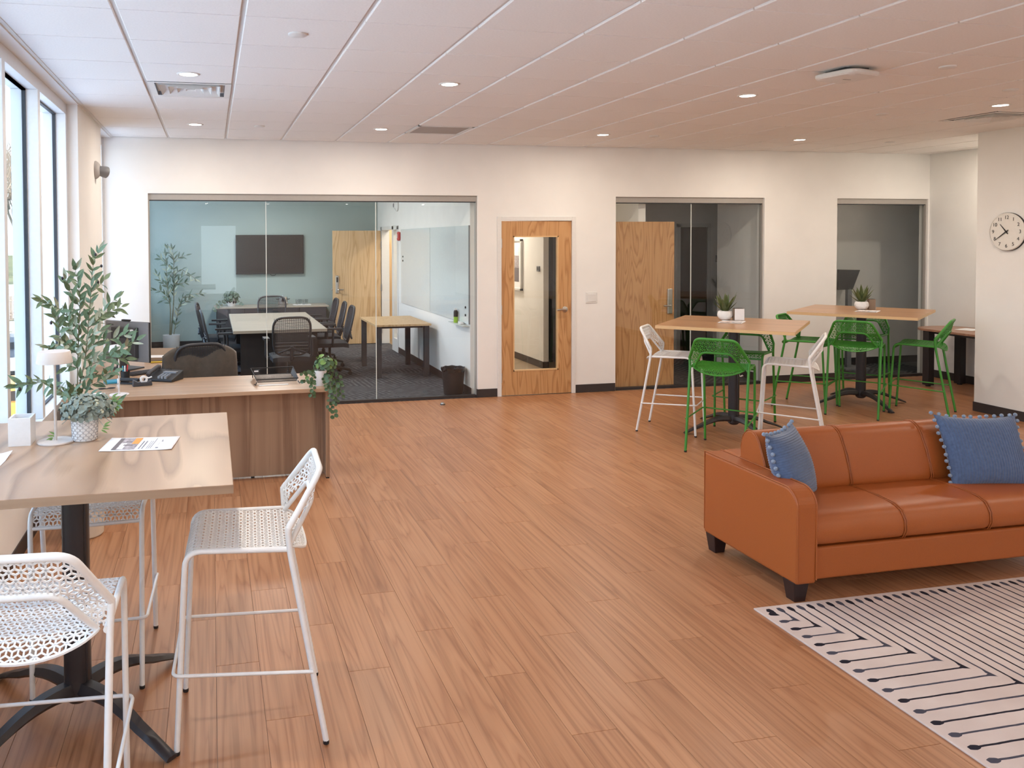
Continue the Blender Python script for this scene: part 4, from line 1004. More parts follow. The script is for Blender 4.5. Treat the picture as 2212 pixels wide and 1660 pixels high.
MB().box(-.02, .10, .03, .08, .052, .0655).build('display', 'grey', ph); 
q = MB()
for i in range(3):
    for j in range(4): q.box(-.01+i*.03, .01+i*.03, -.075+j*.022, -.06+j*.022, .02, .045+j*.004)
q.build('keypad', 'grey', ph)
ht = thing('tape_dispenser', 'grey black tape dispenser with a white roll on the desk', 'tape dispenser', (-.55, 6.76, DZ), math.radians(14))
MB().prism([(-.075, 0), (.075, 0), (.07, .04), (.03, .03), (-.03, .03), (-.07, .052)], -.026, .026, Matrix.Rotation(PI/2, 4, 'X')).build('body', 'dark', ht, bevel=.004)
MB().lathe([(.014, -.01), (.03, -.01), (.03, .01), (.014, .01)], 20, c=(.012, 0, .05), ax=Matrix.Rotation(PI/2, 4, 'X'), cap0=False, cap1=False).build('tape_roll', 'white', ht, smooth=40)
MB().tube([(.03, 0, .068), (.05, 0, .058), (.075, 0, .066)], .006, 6).build('tape_tail', 'white', ht)
sp = thing('stapler', 'low black stapler on the desk beside the slim lamp', 'stapler', (-.66, 6.86, DZ), math.radians(-24))
MB().box(-.09, .09, -.02, .02, 0, .014).build('base', 'black', sp, bevel=.003); MB().box(-.085, .09, -.018, .018, .022, .05).build('arm', 'black', sp, bevel=.008); MB().box(-.095, -.08, -.02, .02, 0, .045).build('hinge', 'chrome', sp, bevel=.003)
mg = thing('pen_cup', 'dark pen cup with a red marker behind the slim desk lamp', 'pen holder', (-.70, 6.98, DZ))
MB().lathe([(.034, 0), (.037, .09), (.034, .09), (.032, .006)], 20, cap1=True).build('cup', 'black', mg, smooth=40)
for x, y, m_, l in ((.01, .012, 'red', .14), (-.012, .006, 'blue', .13), (.0, -.014, 'white', .135)): MB().tube([(x*.6, y*.6, .01), (x*1.8, y*1.8, l)], .0055, 7).build('pen', m_, mg)
o = MB().box(-.06, .06, -.05, .05, 0, .022).build('mouse_pad', 'blue', None, (-.80, 6.95, DZ), (0, 0, .3), bevel=.006); o.name = 'tissue_pack'; tag(o, 'small teal packet on the desk behind the olive tree', 'packet')
o = MB().box(-.10, .02, -.075, .075, 0, .003).build('loose_paper', 'paper', None, (-.81, 6.42, DZ), (0, 0, .1)); tag(o, 'white sheet of paper at the left end of the desk front edge', 'paper')
gl = thing('reading_glasses', 'folded dark reading glasses lying behind the paper on the desk', 'glasses', (-.80, 6.60, DZ+.006), .2)
for x in (-.035, .035): MB().tube([(x+.028*math.cos(a), .02*math.sin(a), .012) for a in [2*PI*i/14 for i in range(14)]], .003, 5, closed=True).build('rim', 'black', gl)
MB().tube([(-.063, 0, .012), (-.05, .06, 0), (.02, .075, -.004)], .003, 5).tube([(.063, 0, .012), (.05, .055, 0), (-.02, .07, -.002)], .003, 5).build('temple', 'black', gl)
fd = thing('file_box', 'tilted brown card folder with a white label beside the monitor', 'folder', (-.50, 8.17, DZ), math.radians(-8))
MB().add([(-.13, -.07, 0), (.13, -.07, 0), (.13, .07, 0), (-.13, .07, 0), (-.13, -.06, .03), (.13, -.06, .03), (.13, .07, .11), (-.13, .07, .11)], [(3, 2, 1, 0), (4, 5, 6, 7), (0, 1, 5, 4), (1, 2, 6, 5), (2, 3, 7, 6), (3, 0, 4, 7)]).build('folder', 'brownbox', fd, bevel=.002)
MB().add([(-.08, -.057, .0335), (.11, -.057, .0335), (.11, -.025, .0535), (-.08, -.025, .0535)], [(0, 1, 2, 3)]).build('label_paper', 'paper', fd)
o = MB().tube([(0, 0, .008), (.13, .02, .008)], [.008, .008], 8).build('marker_pen', 'yellow', None, (-.575, 7.99, DZ), smooth=40); tag(o, 'yellow highlighter lying beside the monitor', 'pen')
o = MB().tube([(0, 0, .008), (.13, .02, .008)], [.008, .008], 8).build('marker_pen', 'black', None, (-.565, 8.03, DZ), smooth=40); tag(o, 'black marker lying behind the yellow highlighter', 'pen')

# ================================================================== OFFICE CHAIRS
def chair_meshes():
    C_ = {}
    # back: rounded rectangle frame, curved; local +x is forward
    def bp(y, z): return -.235-.05*(z-.55)/.4-.05*math.sin((z-.5)*3.0)+.22*y*y
    loop = []
    for i in range(40):
        a = 2*PI*i/40; n_ = 4.0; c_, s_ = math.cos(a), math.sin(a)
        z = .72+.235*math.copysign(abs(s_)**(2/n_), s_); wv = .225+.01*(z-.72)/.23
        y = wv*math.copysign(abs(c_)**(2/n_), c_); loop.append((bp(y, z), y, z))
    C_['back_frame'] = MB().tube(loop, .015, 8, closed=True).mesh('back_frame', 'chairfr', 60)
    q = MB()
    nz, ny = 34, 20
    for i in range(nz):
        z = .50+.44*i/(nz-1); k_ = abs((z-.72)/.235); wv = .225*(1-k_**4)**.25 if k_ < 1 else 0
        q.tube([(bp(y, z), y, z) for y in [wv*(-1+2*j/10) for j in range(11)]], .0042, 4)
    for j in range(ny):
        y = -.215+.43*j/(ny-1); q.tube([(bp(y, z), y, z) for z in [.495+.45*i/8 for i in range(9)]], .003, 4)
    C_['back_mesh'] = q.mesh('back_mesh', 'mesh')
    q = MB()
    for z in (.56, .60, .64): q.tube([(bp(y, z)-.018, y, z) for y in [-.2+.4*j/8 for j in range(9)]], .008, 6)
    C_['lumbar_support'] = q.mesh('lumbar_support', 'chairfr', 60)
    C_['spine'] = MB().tube(arc([(-.02, 0, .40), (-.24, 0, .42), (-.29, 0, .60)], .06), .022, 8).tube(arc([(-.29, 0, .58), (-.285, .16, .52)], .02), .014, 6).tube(arc([(-.29, 0, .58), (-.285, -.16, .52)], .02), .014, 6).mesh('spine', 'chairfr', 60)
    def sq(i, j):
        a, b = -1+2*i/12, -1+2*j/12
        return Vector((.0+.235*a, .24*b*(1-.06*a*a), .475+.012*(1-a*a)*(1-b*b)-.03*max(0, abs(a)-.75)*2-.02*max(0, abs(b)-.8)*2))
    q = MB(); q.grid(sq, 13, 13); q.grid(lambda i, j: sq(12-i, j)-Vector((0, 0, .055)), 13, 13)
    for e in range(12):
        for (i0, j0, i1, j1) in ((e, 0, e+1, 0), (e+1, 12, e, 12), (0, e+1, 0, e), (12, e, 12, e+1)):
            a, b = sq(i0, j0), sq(i1, j1); d = Vector((0, 0, .055)); q.add([a, b, b-d, a-d], [(0, 3, 2, 1)])
    C_['seat'] = q.mesh('seat', 'mesh', 50)
    for s_ in (1, -1):
        C_['arm%d' % s_] = MB().tube(arc([(.0, s_*.23, .43), (.0, s_*.285, .44), (-.01, s_*.285, .66)], .03), .016, 8).box(-.13, .11, s_*.285-.035, s_*.285+.035, .66, .685).mesh('armrest', 'chairfr', 50)
    C_['column'] = MB().lathe([(.028, .09), (.028, .26), (.02, .26), (.02, .42)], 14).box(-.12, .12, -.09, .09, .40, .435).mesh('column', 'black', 40)
    q = MB()
    C_['spoke'] = MB().tube([(.02, 0, .105), (.15, 0, .098), (.29, 0, .075)], [.026, .022, .016], 8).mesh('spoke', 'black', 60)
    C_['caster'] = MB().lathe([(.001, -.022), (.027, -.022), (.03, -.016), (.03, .016), (.027, .022), (.001, .022)], 14, ax=Matrix.Rotation(PI/2, 4, 'X'), c=(.29, 0, .03), cap0=False, cap1=False).tube([(.29, 0, .035), (.29, 0, .08)], .012, 6).mesh('caster', 'black', 40)
    return C_
CH = chair_meshes()
def office_chair(label, x, y, deg, group='black mesh office chairs'):
    t = thing('office_chair', label, 'chair', (x, y, 0), math.radians(deg), group)
    for nm, k_ in (('back_frame', 'back_frame'), ('back_mesh', 'back_mesh'), ('lumbar_support', 'lumbar_support'), ('spine', 'spine'), ('seat', 'seat'), ('armrest', 'arm1'), ('armrest', 'arm-1'), ('column', 'column')):
        link(nm, CH[k_], t)
    for i in range(5):
        s_ = link('spoke', CH['spoke'], t, rot=(0, 0, 2*PI*i/5+.3)); link('caster', CH['caster'], s_)
    return t
dc = office_chair('black mesh office chair behind the reception desk, under a brown jacket', -.18, 7.86, 104)
jk = MB()
def jp(i, j):
    # jacket draped over the chair back: j runs over the top from rear to front
    y = -.33+.66*i/24; k_ = j/18; s_ = (k_-.5)*2
    wob = .012*math.sin(9*y+3*k_)+.008*math.sin(23*y+7*k_)
    top = .955-.32*(abs(y)/.33)**3.2*.35-.02*math.cos(6*y)
    drop = (abs(s_)**1.4)*(.34 if s_ < 0 else .22)*(1+.28*math.sin(5.5*y+1.0))
    x = -.29-.03*(top-.9)+.05*math.sin(s_*PI/2)*1.0+.22*y*y+wob
    return Vector((x-.02*s_*0, y, top-drop))
jk.grid(jp, 25, 19)
o = jk.build('jacket', 'jacket', None, dc.location, dc.rotation_euler, smooth=180); tag(o, 'dark brown jacket draped over the chair behind the desk', 'jacket')
sol = o.modifiers.new('solidify', 'SOLIDIFY'); sol.thickness = .012

# ================================================================== CONFERENCE ROOM FURNITURE
ct = thing('conference_table', 'pale ash conference table on black panels behind the glass', 'table', (.855, 11.8, 0))
MB().box(-.60, .60, -1.26, 1.26, .70, .737).build('tabletop', 'ashtop', ct, bevel=.002)
for y in (-1.0, 1.0): MB().box(-.50, .50, y-.02, y+.02, .0, .70).build('panel_leg', 'black', ct)
MB().box(-.02, .02, -1.0, 1.0, .25, .70).build('stretcher', 'black', ct)
GC = 'black mesh office chairs'
office_chair('black mesh office chair with its back to the conference glass', .93, 10.22, 92)
office_chair('black mesh office chair at the far end of the conference table, facing the glass', .97, 13.42, -90)
office_chair('black mesh office chair left of the conference table, nearer the glass', .18, 11.15, 3)
office_chair('black mesh office chair left of the conference table, nearer the cabinet', .10, 12.45, -4)
office_chair('black mesh office chair on the right side of the conference table, nearest the glass', 1.60, 11.35, 180)
office_chair('black mesh office chair on the right side of the conference table, middle one', 1.62, 12.15, 178)
office_chair('black mesh office chair on the right side of the conference table, nearest the open door', 1.60, 12.85, 181)
cr = thing('credenza', 'low black credenza with a pale top along the sage wall', 'cabinet', (0, 0, 0))
MB().box(.07, 1.98, 14.42, 14.98, .04, .705).build('body', 'black', cr, bevel=.003); MB().box(.03, 2.02, 14.40, 14.985, .705, .73).build('top', 'ashtop', cr, bevel=.002)
for i in range(4): MB().box(.08+i*.475, .545+i*.475, 14.405, 14.42, .06, .70).build('door', 'dark', cr, bevel=.002)
MB().box(.1, 1.95, 14.5, 14.95, 0, .04).build('plinth', 'black', cr)
tv = thing('wall_television', 'large flat black television on the sage conference wall', 'television', (1.03, YT, 1.632))
MB().box(-.61, .61, -.075, -.035, -.355, .355).build('housing', 'black', tv, bevel=.004); MB().box(-.598, .598, -.077, -.075, -.335, .343).build('screen', 'screen', tv)
MB().box(-.2, .2, -.035, 0, -.15, .15).build('wall_mount', 'dark', tv)
MB().tube(arc([(0, -.04, -.34), (.02, -.03, -.385), (.09, -.03, -.385), (.11, -.04, -.34)], .03), .005, 6).build('cable', 'black', tv)
pt = thing('stockpot', 'polished steel lidded pot on the credenza under the television', 'pot', (1.235, 14.68, .731))
MB().lathe([(.083, 0), (.088, .01), (.088, .135), (.084, .135)], 28).build('body', 'chrome', pt, smooth=40); MB().lathe([(.09, .135), (.085, .15), (.03, .158), (.008, .16), (.008, .175), (.016, .185), (.001, .19)], 24).build('lid', 'chrome', pt, smooth=40)
for s_ in (-1, 1): MB().tube(arc([(s_*.086, -.03, .10), (s_*.118, -.03, .11), (s_*.118, .03, .11), (s_*.086, .03, .10)], .01), .005, 6).build('handle', 'black', pt)
ty = MB().box(-.16, .16, -.09, .09, 0, .008).build('serving_tray', 'white', None, (1.57, 14.68, .731), bevel=.003); tag(ty, 'flat pale tray under the tumblers on the credenza', 'tray')
for i, (dx, dy) in enumerate(((-.085, -.02), (-.028, .03), (.03, -.03), (.085, .025))):
    o = MB().lathe([(.027, 0), (.031, .085), (.029, .085), (.0255, .006)], 16, cap1=True).build('tumbler', 'gtumbler', None, (1.57+dx, 14.68+dy, .74), smooth=40)
    tag(o, ('clear tumbler at the left end of the tray on the credenza', 'clear tumbler, second from the left on the credenza tray', 'clear tumbler, third from the left on the credenza tray', 'clear tumbler at the right end of the tray on the credenza')[i], 'glass', 'tumblers on the tray')
# side table against the whiteboard wall
s_t = thing('side_table', 'small pale table with square black legs under the whiteboard', 'table', (2.545, 11.45, 0))
MB().box(-.39, .39, -.62, .62, .705, .733).build('tabletop', 'oakpale', s_t, bevel=.002)
for x in (-.335, .335):
    for y in (-.55, .55): MB().box(x-.035, x+.035, y-.035, y+.035, 0, .705).build('leg', 'dark', s_t, bevel=.003)
MB().box(-.3, .3, -.5, .5, .67, .705).build('frame', 'dark', s_t)
wbd = thing('whiteboard', 'large frameless glass whiteboard in two panels on the conference side wall', 'whiteboard', (XQ, 0, 0))
for a, b in ((9.42, 11.19), (11.205, 13.0)): MB().box(-.016, -.008, a, b, .862, 2.055).build('panel', 'board', wbd)
MB().box(-.012, -.002, 9.40, 9.42, .862, 2.057).build('edge_strip', 'grey', wbd)
MB().box(-.09, -.008, 9.42, 10.02, .835, .845).build('pen_tray', 'gedge', wbd)
for y, z in ((9.52, 1.06), (9.52, .965), (12.85, 1.615), (12.85, 1.55)): MB().lathe([(.014, 0), (.014, .01), (.010, .012)], 12, c=(-.016, y, z), ax=Matrix.Rotation(-PI/2, 4, 'Y')).build('stud', 'ink', wbd)
sb = thing('spray_bottle', 'black and lime cleaner bottle on the whiteboard pen tray', 'bottle', (XQ-.05, 9.83, .846))
MB().lathe([(.026, 0), (.027, .01), (.027, .075)], 16, cap1=False).build('base', 'lime', sb, smooth=40); MB().lathe([(.0275, .073), (.0275, .135), (.018, .155)], 16).build('sleeve', 'ink', sb, smooth=40); MB().box(-.02, .02, -.01, .01, .155, .18).build('cap', 'white', sb, bevel=.004)
er = MB().box(-.02, .02, -.055, .055, 0, .03).build('board_eraser', 'white', None, (XQ-.05, 9.62, .846), bevel=.006); tag(er, 'small white eraser on the whiteboard pen tray', 'eraser')
fa = thing('fire_alarm', 'red fire alarm strobe on the conference wall beside the whiteboard', 'alarm', (XQ, 13.13, 1.945))
MB().box(-.05, 0, -.045, .045, -.075, .075).build('body', 'red', fa, bevel=.025, seg=4); MB().box(-.062, -.045, -.02, .02, -.03, .035).build('strobe', 'white', fa, bevel=.006)
so = thing('wall_sounder', 'round white emergency lamp high on the conference side wall', 'emergency light', (XQ, 13.3, 2.46))
MB().lathe([(.10, 0), (.10, .025), (.06, .05), (.05, .07)], 24, ax=Matrix.Rotation(-PI/2, 4, 'Y')).build('body', 'trimwhite', so, smooth=40); MB().lathe([(.035, .07), (.035, .075)], 18, ax=Matrix.Rotation(-PI/2, 4, 'Y')).build('lens', 'grey', so)
bn = thing('waste_bin', 'black lined waste bin on the carpet just inside the conference glass', 'bin', (2.865, 9.56, 0))
MB().lathe([(.112, 0), (.116, .01), (.142, .325), (.136, .325), (.11, .012)], 28).build('bucket', 'black', bn, smooth=40)
q = MB(); rn = random.Random(4)
def lin(i, j):
    a = 2*PI*i/36; k_ = j/6; r = .145+.006*math.sin(5*a)+.004*math.sin(13*a+j)-(.016 if j == 0 else 0); z = (.285+.012*math.sin(7*a)) if j == 6 else .335-.008*j+.004*math.sin(9*a+2*j)
    return Vector((r*math.cos(a), r*math.sin(a), z+(.0 if j else -.06)))
q.grid(lin, 36, 7, wrapu=True); q.build('bin_liner', 'screen', bn, smooth=70)

# ================================================================== ALCOVE
at = thing('alcove_table', 'walnut topped round ended table with two dark legs in the right alcove', 'table', (9.14, 8.22, 0))
poly = [(-.34, -.75), (.34, -.75)]+[(.34*math.cos(a), .45+.22*math.sin(a)) for a in [PI*i/16 for i in range(17)]]
MB().prism(poly, .703, .73).build('tabletop', 'walnut', at, bevel=.003)
for x in (-.285, .20):
    for y in (.40, -.60): MB().box(x-.045, x+.045, y-.045, y+.045, .015, .703).build('leg', 'pole', at, bevel=.004); MB().lathe([(.03, 0), (.03, .016)], 12, c=(x, y, 0)).build('glide', 'black', at)
MB().box(-.25, .17, -.55, .36, .67, .703).build('frame', 'pole', at)
sg = thing('sign_holder', 'clear upright sign holder with a white sheet on the alcove table', 'sign holder', (9.27, 8.14, .731))
MB().box(-.11, .11, -.002, .002, 0, .24).build('holder', 'board', sg); MB().box(-.10, .10, -.0035, -.002, .01, .23).build('sheet', 'paper', sg); MB().box(-.11, .11, -.04, .04, 0, .003).build('base', 'board', sg)
o = MB().box(-.14, .14, -.1, .1, 0, .002).build('loose_paper', 'paper', None, (9.23, 8.40, .731), (0, 0, .3)); tag(o, 'white sheet lying flat on the alcove table', 'paper')
o = MB().tube(arc([(XR-.01, 7.95, .52), (XR-.03, 7.93, .50), (XR-.03, 7.92, .30), (XR-.02, 7.90, .16)], .05), .006, 6).build('cable', 'grey', None, smooth=60); tag(o, 'grey cable hanging on the alcove wall beneath the table', 'cable')
# desk chair and screen seen dimly in the small office
oc = thing('display_stand', 'dim tilted screen on a slim stand behind the third glass panel', 'monitor', (9.02, 10.05, 0))
MB().add([(-.25, 0, 1.14), (.0, .02, 1.14), (.12, .02, 1.42), (-.25, 0, 1.43), (-.25, .04, 1.14), (.0, .06, 1.14), (.12, .06, 1.42), (-.25, .04, 1.43)], [(0, 1, 2, 3), (7, 6, 5, 4), (0, 4, 5, 1), (1, 5, 6, 2), (2, 6, 7, 3), (3, 7, 4, 0)]).build('panel', 'dark', oc)
MB().box(-.10, -.03, .0, .05, .02, 1.14).build('stand', 'grey', oc); MB().box(-.25, .15, -.15, .2, 0, .02).build('base', 'grey', oc)

# ================================================================== PLANTS
OLIVE = [[(-0.849, 5.52, 0.888), (-0.843, 5.55, 1.187), (-0.836, 5.56, 1.38), (-0.826, 5.55, 1.484), (-0.829, 5.5, 1.622), (-0.838, 5.45, 1.713)], [(-0.842, 5.52, 0.933), (-0.794, 5.5, 1.141), (-0.776, 5.55, 1.379), (-0.765, 5.6, 1.57), (-0.75, 5.6, 1.733), (-0.714, 5.62, 1.823)], [(-0.836, 5.5, 1.161), (-0.867, 5.4, 1.233), (-0.902, 5.3, 1.296), (-0.91, 5.25, 1.375), (-0.917, 5.2, 1.44)], [(-0.838, 5.55, 1.316), (-0.881, 5.5, 1.387), (-0.905, 5.4, 1.447), (-0.939, 5.3, 1.493), (-0.994, 5.2, 1.532)], [(-0.833, 5.55, 1.471), (-0.854, 5.5, 1.526), (-0.889, 5.5, 1.591), (-0.901, 5.5, 1.648)], [(-0.781, 5.55, 1.327), (-0.724, 5.6, 1.373), (-0.686, 5.7, 1.443), (-0.627, 5.75, 1.505)], [(-0.743, 5.55, 1.359), (-0.687, 5.6, 1.411), (-0.63, 5.65, 1.432), (-0.59, 5.7, 1.447)], [(-0.765, 5.6, 1.557), (-0.734, 5.65, 1.58), (-0.696, 5.7, 1.629)], [(-0.79, 5.5, 1.179), (-0.72, 5.5, 1.241), (-0.61, 5.45, 1.269), (-0.525, 5.4, 1.298)], [(-0.797, 5.5, 1.121), (-0.702, 5.45, 1.163), (-0.575, 5.4, 1.198), (-0.467, 5.35, 1.264)], [(-0.813, 5.5, 1.064), (-0.733, 5.45, 1.113), (-0.636, 5.4, 1.149), (-0.54, 5.4, 1.145)], [(-0.832, 5.5, 1.001), (-0.751, 5.4, 1.046), (-0.661, 5.35, 1.056), (-0.596, 5.3, 1.08)], [(-0.846, 5.5, 0.899), (-0.867, 5.3, 0.949), (-0.889, 5.1, 1.017), (-0.922, 4.95, 1.079), (-0.987, 4.8, 1.108), (-1.041, 4.72, 1.113)], [(-0.859, 5.5, 1.194), (-0.894, 5.35, 1.24), (-0.923, 5.25, 1.241), (-0.95, 5.15, 1.261)], [(-0.839, 5.5, 0.937), (-0.783, 5.45, 0.962), (-0.71, 5.4, 1.0), (-0.668, 5.4, 1.017)], [(-0.837, 5.5, 1.078), (-0.877, 5.45, 1.1), (-0.905, 5.4, 1.09)], [(-0.842, 5.55, 1.252), (-0.864, 5.5, 1.297), (-0.885, 5.45, 1.366), (-0.872, 5.45, 1.442)], [(-0.777, 5.5, 1.268), (-0.743, 5.5, 1.293), (-0.7, 5.5, 1.318)], [(-0.84, 5.5, 0.911), (-0.854, 5.4, 0.955), (-0.857, 5.35, 0.983)], [(-0.84, 5.5, 0.905), (-0.716, 5.3, 0.93), (-0.611, 5.1, 0.902), (-0.537, 4.95, 0.952)]]
CONF = [[(-0.711, 14.8, 0.241), (-0.662, 14.8, 0.781), (-0.651, 14.8, 1.182), (-0.652, 14.8, 1.582), (-0.673, 14.8, 1.742)], [(-0.725, 14.7, 0.252), (-0.71, 14.7, 0.69), (-0.745, 14.7, 0.99), (-0.769, 14.7, 1.387), (-0.785, 14.7, 1.665)], [(-0.658, 14.7, 0.26), (-0.586, 14.7, 0.628), (-0.506, 14.7, 0.885), (-0.389, 14.7, 0.943), (-0.195, 14.7, 0.959)], [(-0.657, 14.75, 0.985), (-0.581, 14.75, 1.183), (-0.425, 14.75, 1.301), (-0.28, 14.75, 1.219)], [(-0.65, 14.8, 1.262), (-0.542, 14.8, 1.381), (-0.446, 14.8, 1.34)], [(-0.673, 14.7, 1.386), (-0.787, 14.7, 1.506), (-0.862, 14.7, 1.586)], [(-0.709, 14.7, 0.79), (-0.775, 14.7, 0.871), (-0.833, 14.7, 0.852)], [(-0.744, 14.7, 1.069), (-0.867, 14.7, 1.19), (-0.923, 14.7, 1.31)], [(-0.722, 14.6, 0.897), (-0.863, 14.6, 1.018), (-0.995, 14.6, 1.04)], [(-0.653, 14.8, 1.502), (-0.579, 14.8, 1.582), (-0.442, 14.8, 1.63)], [(-0.652, 14.8, 1.582), (-0.713, 14.8, 1.663), (-0.751, 14.8, 1.743)], [(-0.605, 14.7, 0.688), (-0.507, 14.7, 0.786), (-0.39, 14.7, 0.863)], [(-0.653, 14.75, 1.344), (-0.715, 14.75, 1.265), (-0.736, 14.75, 1.186)], [(-0.655, 14.75, 1.145), (-0.524, 14.75, 1.142), (-0.388, 14.75, 1.18)]]
POTHOS = [[(0.871, 6.5, 0.841), (0.944, 6.5, 0.838), (0.985, 6.45, 0.788), (0.988, 6.42, 0.713), (1.0, 6.42, 0.632)], [(0.853, 6.45, 0.85), (0.882, 6.35, 0.809), (0.894, 6.27, 0.743), (0.916, 6.26, 0.666), (0.915, 6.26, 0.588), (0.915, 6.26, 0.502)], [(0.837, 6.42, 0.855), (0.86, 6.36, 0.784), (0.871, 6.27, 0.725), (0.884, 6.26, 0.667), (0.868, 6.26, 0.578)], [(0.793, 6.45, 0.852), (0.747, 6.4, 0.862), (0.703, 6.36, 0.854), (0.668, 6.33, 0.852)], [(0.789, 6.42, 0.857), (0.761, 6.36, 0.773), (0.753, 6.28, 0.74), (0.738, 6.27, 0.688), (0.765, 6.27, 0.679)], [(0.913, 6.45, 0.831), (0.945, 6.4, 0.758), (0.938, 6.3, 0.697), (0.942, 6.28, 0.602)], [(0.781, 6.42, 0.853), (0.736, 6.38, 0.818), (0.738, 6.36, 0.786), (0.677, 6.34, 0.792)]]
def leaf_mesh(name, mat, L=1.0, W=.17, fold=.05, droop=.12, k=1.0):
    """one folded blade along +x, normal +z"""
    q = MB(); n_ = 6; vs = []
    for i in range(n_+1):
        u = i/n_; w = W*math.sin(PI*u**.8)**k if 0 < i < n_ else .004
        z = -droop*u*u
        vs += [(u*L, -w, z+fold*w/W), (u*L, 0, z), (u*L, w, z+fold*w/W)]
    q.add(vs, [(i*3+j, (i+1)*3+j, (i+1)*3+j+1, i*3+j+1) for i in range(n_) for j in range(2)])
    return q.mesh(name, mat, 180)
def round_leaf(name, mat, cup=.25, heart=True):
    q = MB(); n_ = 12; vs = [(.42, 0, -.02)]
    for i in range(n_):
        a = 2*PI*i/n_; r = .5*(1-.12*math.cos(a*2)*.5) if not heart else .5*(1+.10*math.cos(a)-.10*(1 if i == n_//2 else 0))
        vs.append((.45+r*math.cos(a), r*.92*math.sin(a), cup*.35*(abs(math.sin(a))**2)-cup*.2*math.cos(a)))
    q.add(vs, [(0, 1+i, 1+(i+1) % n_) for i in range(n_)]); return q.mesh(name, mat, 180)
def orient(x, z):
    x = Vector(x).normalized(); z = Vector(z); z = (z-x*z.dot(x))
    if z.length < 1e-4: z = x.orthogonal()
    z.normalize(); y = z.cross(x); return Matrix((x, y, z)).transposed().to_euler()
def smooth_path(pts, n=6):
    pts = [Vector(p) for p in pts]; out = []
    P = [pts[0]*2-pts[1]]+pts+[pts[-1]*2-pts[-2]]
    for i in range(1, len(P)-2):
        a, b, c, d = P[i-1], P[i], P[i+1], P[i+2]
        for k_ in range(n):
            t = k_/n; out.append(.5*((2*b)+(c-a)*t+(2*a-5*b+4*c-d)*t*t+(3*b-a-3*c+d)*t**3))
    out.append(pts[-1]); return out
def leafy(t, org, branches, meshes, step, size, rnd, start=.25, spread=1.0, upb=.25, stem_r=.005, stem_mat='stem', stem_min=.0012, flat=.5, tip=True):
    org = Vector(org); n = 0
    for bi, br in enumerate(branches):
        p = smooth_path([Vector(b)-org for b in br]); r0 = stem_r*(1.0 if bi < 2 else .55)
        MB().tube(p, [max(stem_min, r0*(1-.8*i/len(p))) for i in range(len(p))], 6).build('branch', stem_mat, t, smooth=60)
        L = [0]
        for a, b in zip(p, p[1:]): L.append(L[-1]+(b-a).length)
        s = L[-1]*(start if bi < 2 else .08); flip = rnd.random()*PI
        while s < L[-1]:
            i = max(j for j in range(len(L)-1) if L[j] <= s); f = (s-L[i])/(L[i+1]-L[i]+1e-9); pos = p[i].lerp(p[i+1], f); tg = (p[i+1]-p[i]).normalized()
            for sd in (0, PI):
                a = flip+sd+rnd.uniform(-.5, .5); o1 = tg.orthogonal().normalized(); o2 = tg.cross(o1)
                lat = (o1*math.cos(a)+o2*math.sin(a)); lat.y *= flat
                d = (tg*rnd.uniform(.55, 1.0)+lat.normalized()*rnd.uniform(.5, 1.0)*spread+Vector((0, 0, upb*rnd.uniform(0, 1))))
                nn = Vector((rnd.uniform(-.5, .5), -1+rnd.uniform(-.2, .6), rnd.uniform(.1, .9)))
                o = link('leaf', rnd.choice(meshes), t, pos, orient(d, nn)); sc = size*rnd.uniform(.75, 1.15); o.scale = (sc, sc, sc); n += 1
            flip += 1.7; s += step*rnd.uniform(.8, 1.2)
        if tip:
            o = link('leaf', rnd.choice(meshes), t, p[-1], orient(p[-1]-p[-3], (0, -1, .3))); o.scale = (size*.9,)*3; n += 1
    return n
LV = [leaf_mesh('leaf', 'leaf'), leaf_mesh('leaf', 'leaf', W=.15, droop=.2), leaf_mesh('leaf', 'leaf', W=.18, droop=.05), leaf_mesh('leaf', 'leafpale', W=.15, droop=-.1), leaf_mesh('leaf', 'leaf', W=.14, droop=-.05)]
rn = random.Random(11)
ol = thing('olive_tree', 'tall artificial olive tree in a cream floor planter between bar table and desk', 'plant', (-.83, 5.53, 0))
MB().lathe([(.12, 0), (.13, .01), (.145, .36), (.137, .36), (.13, .31), (.001, .305)], 40, cap1=False).build('planter', 'potcream', ol, smooth=40)
MB().lathe([(.131, .31), (.06, .325), (.001, .33)], 24, cap0=False, cap1=False).build('soil', 'soil', ol)
MB().tube(smooth_path([(.0, 0, .30), (-.01, 0, .60), (-.016, -.01, .93)]), .008, 7).build('trunk', 'stem', ol, smooth=60)
MB().tube(smooth_path([(.01, 0, .30), (.0, -.01, .65), (-.01, -.01, .95)]), .008, 7).build('trunk', 'stem', ol, smooth=60)
leafy(ol, (-.83, 5.53, 0), OLIVE, LV, .040, .086, rn, start=.22)
for x, y, z in ((-.735, 5.6, 1.80), (-.70, 5.6, 1.725), (-.915, 5.45, 1.655), (-.62, 5.68, 1.41), (-1.02, 4.73, 1.09), (-.94, 5.2, 1.40), (-.725, 5.62, 1.62)):
    MB().ell((x+.83, y-5.53, z), .0085, .0085, .011, 8, 6).build('olive_fruit', 'olive', ol, smooth=180)

# conference room tree
LC = [leaf_mesh('leaf', 'leafconf', W=.13), leaf_mesh('leaf', 'leafconf', W=.11, droop=.2), leaf_mesh('leaf', 'leafpale', W=.12, droop=-.1), leaf_mesh('leaf', 'leafconf', W=.14, droop=-.05)]
tc_ = thing('potted_tree', 'slender leafy tree in a pale round planter in the conference room corner', 'plant', (-.70, 14.72, 0))
MB().lathe([(.135, 0), (.14, .01), (.145, .25), (.137, .25), (.13, .22), (.001, .22)], 32, cap1=False).build('planter', 'potgrey', tc_, smooth=40)
leafy(tc_, (-.70, 14.72, 0), CONF, LC, .082, .125, rn, start=.45, stem_r=.012, stem_min=.003)

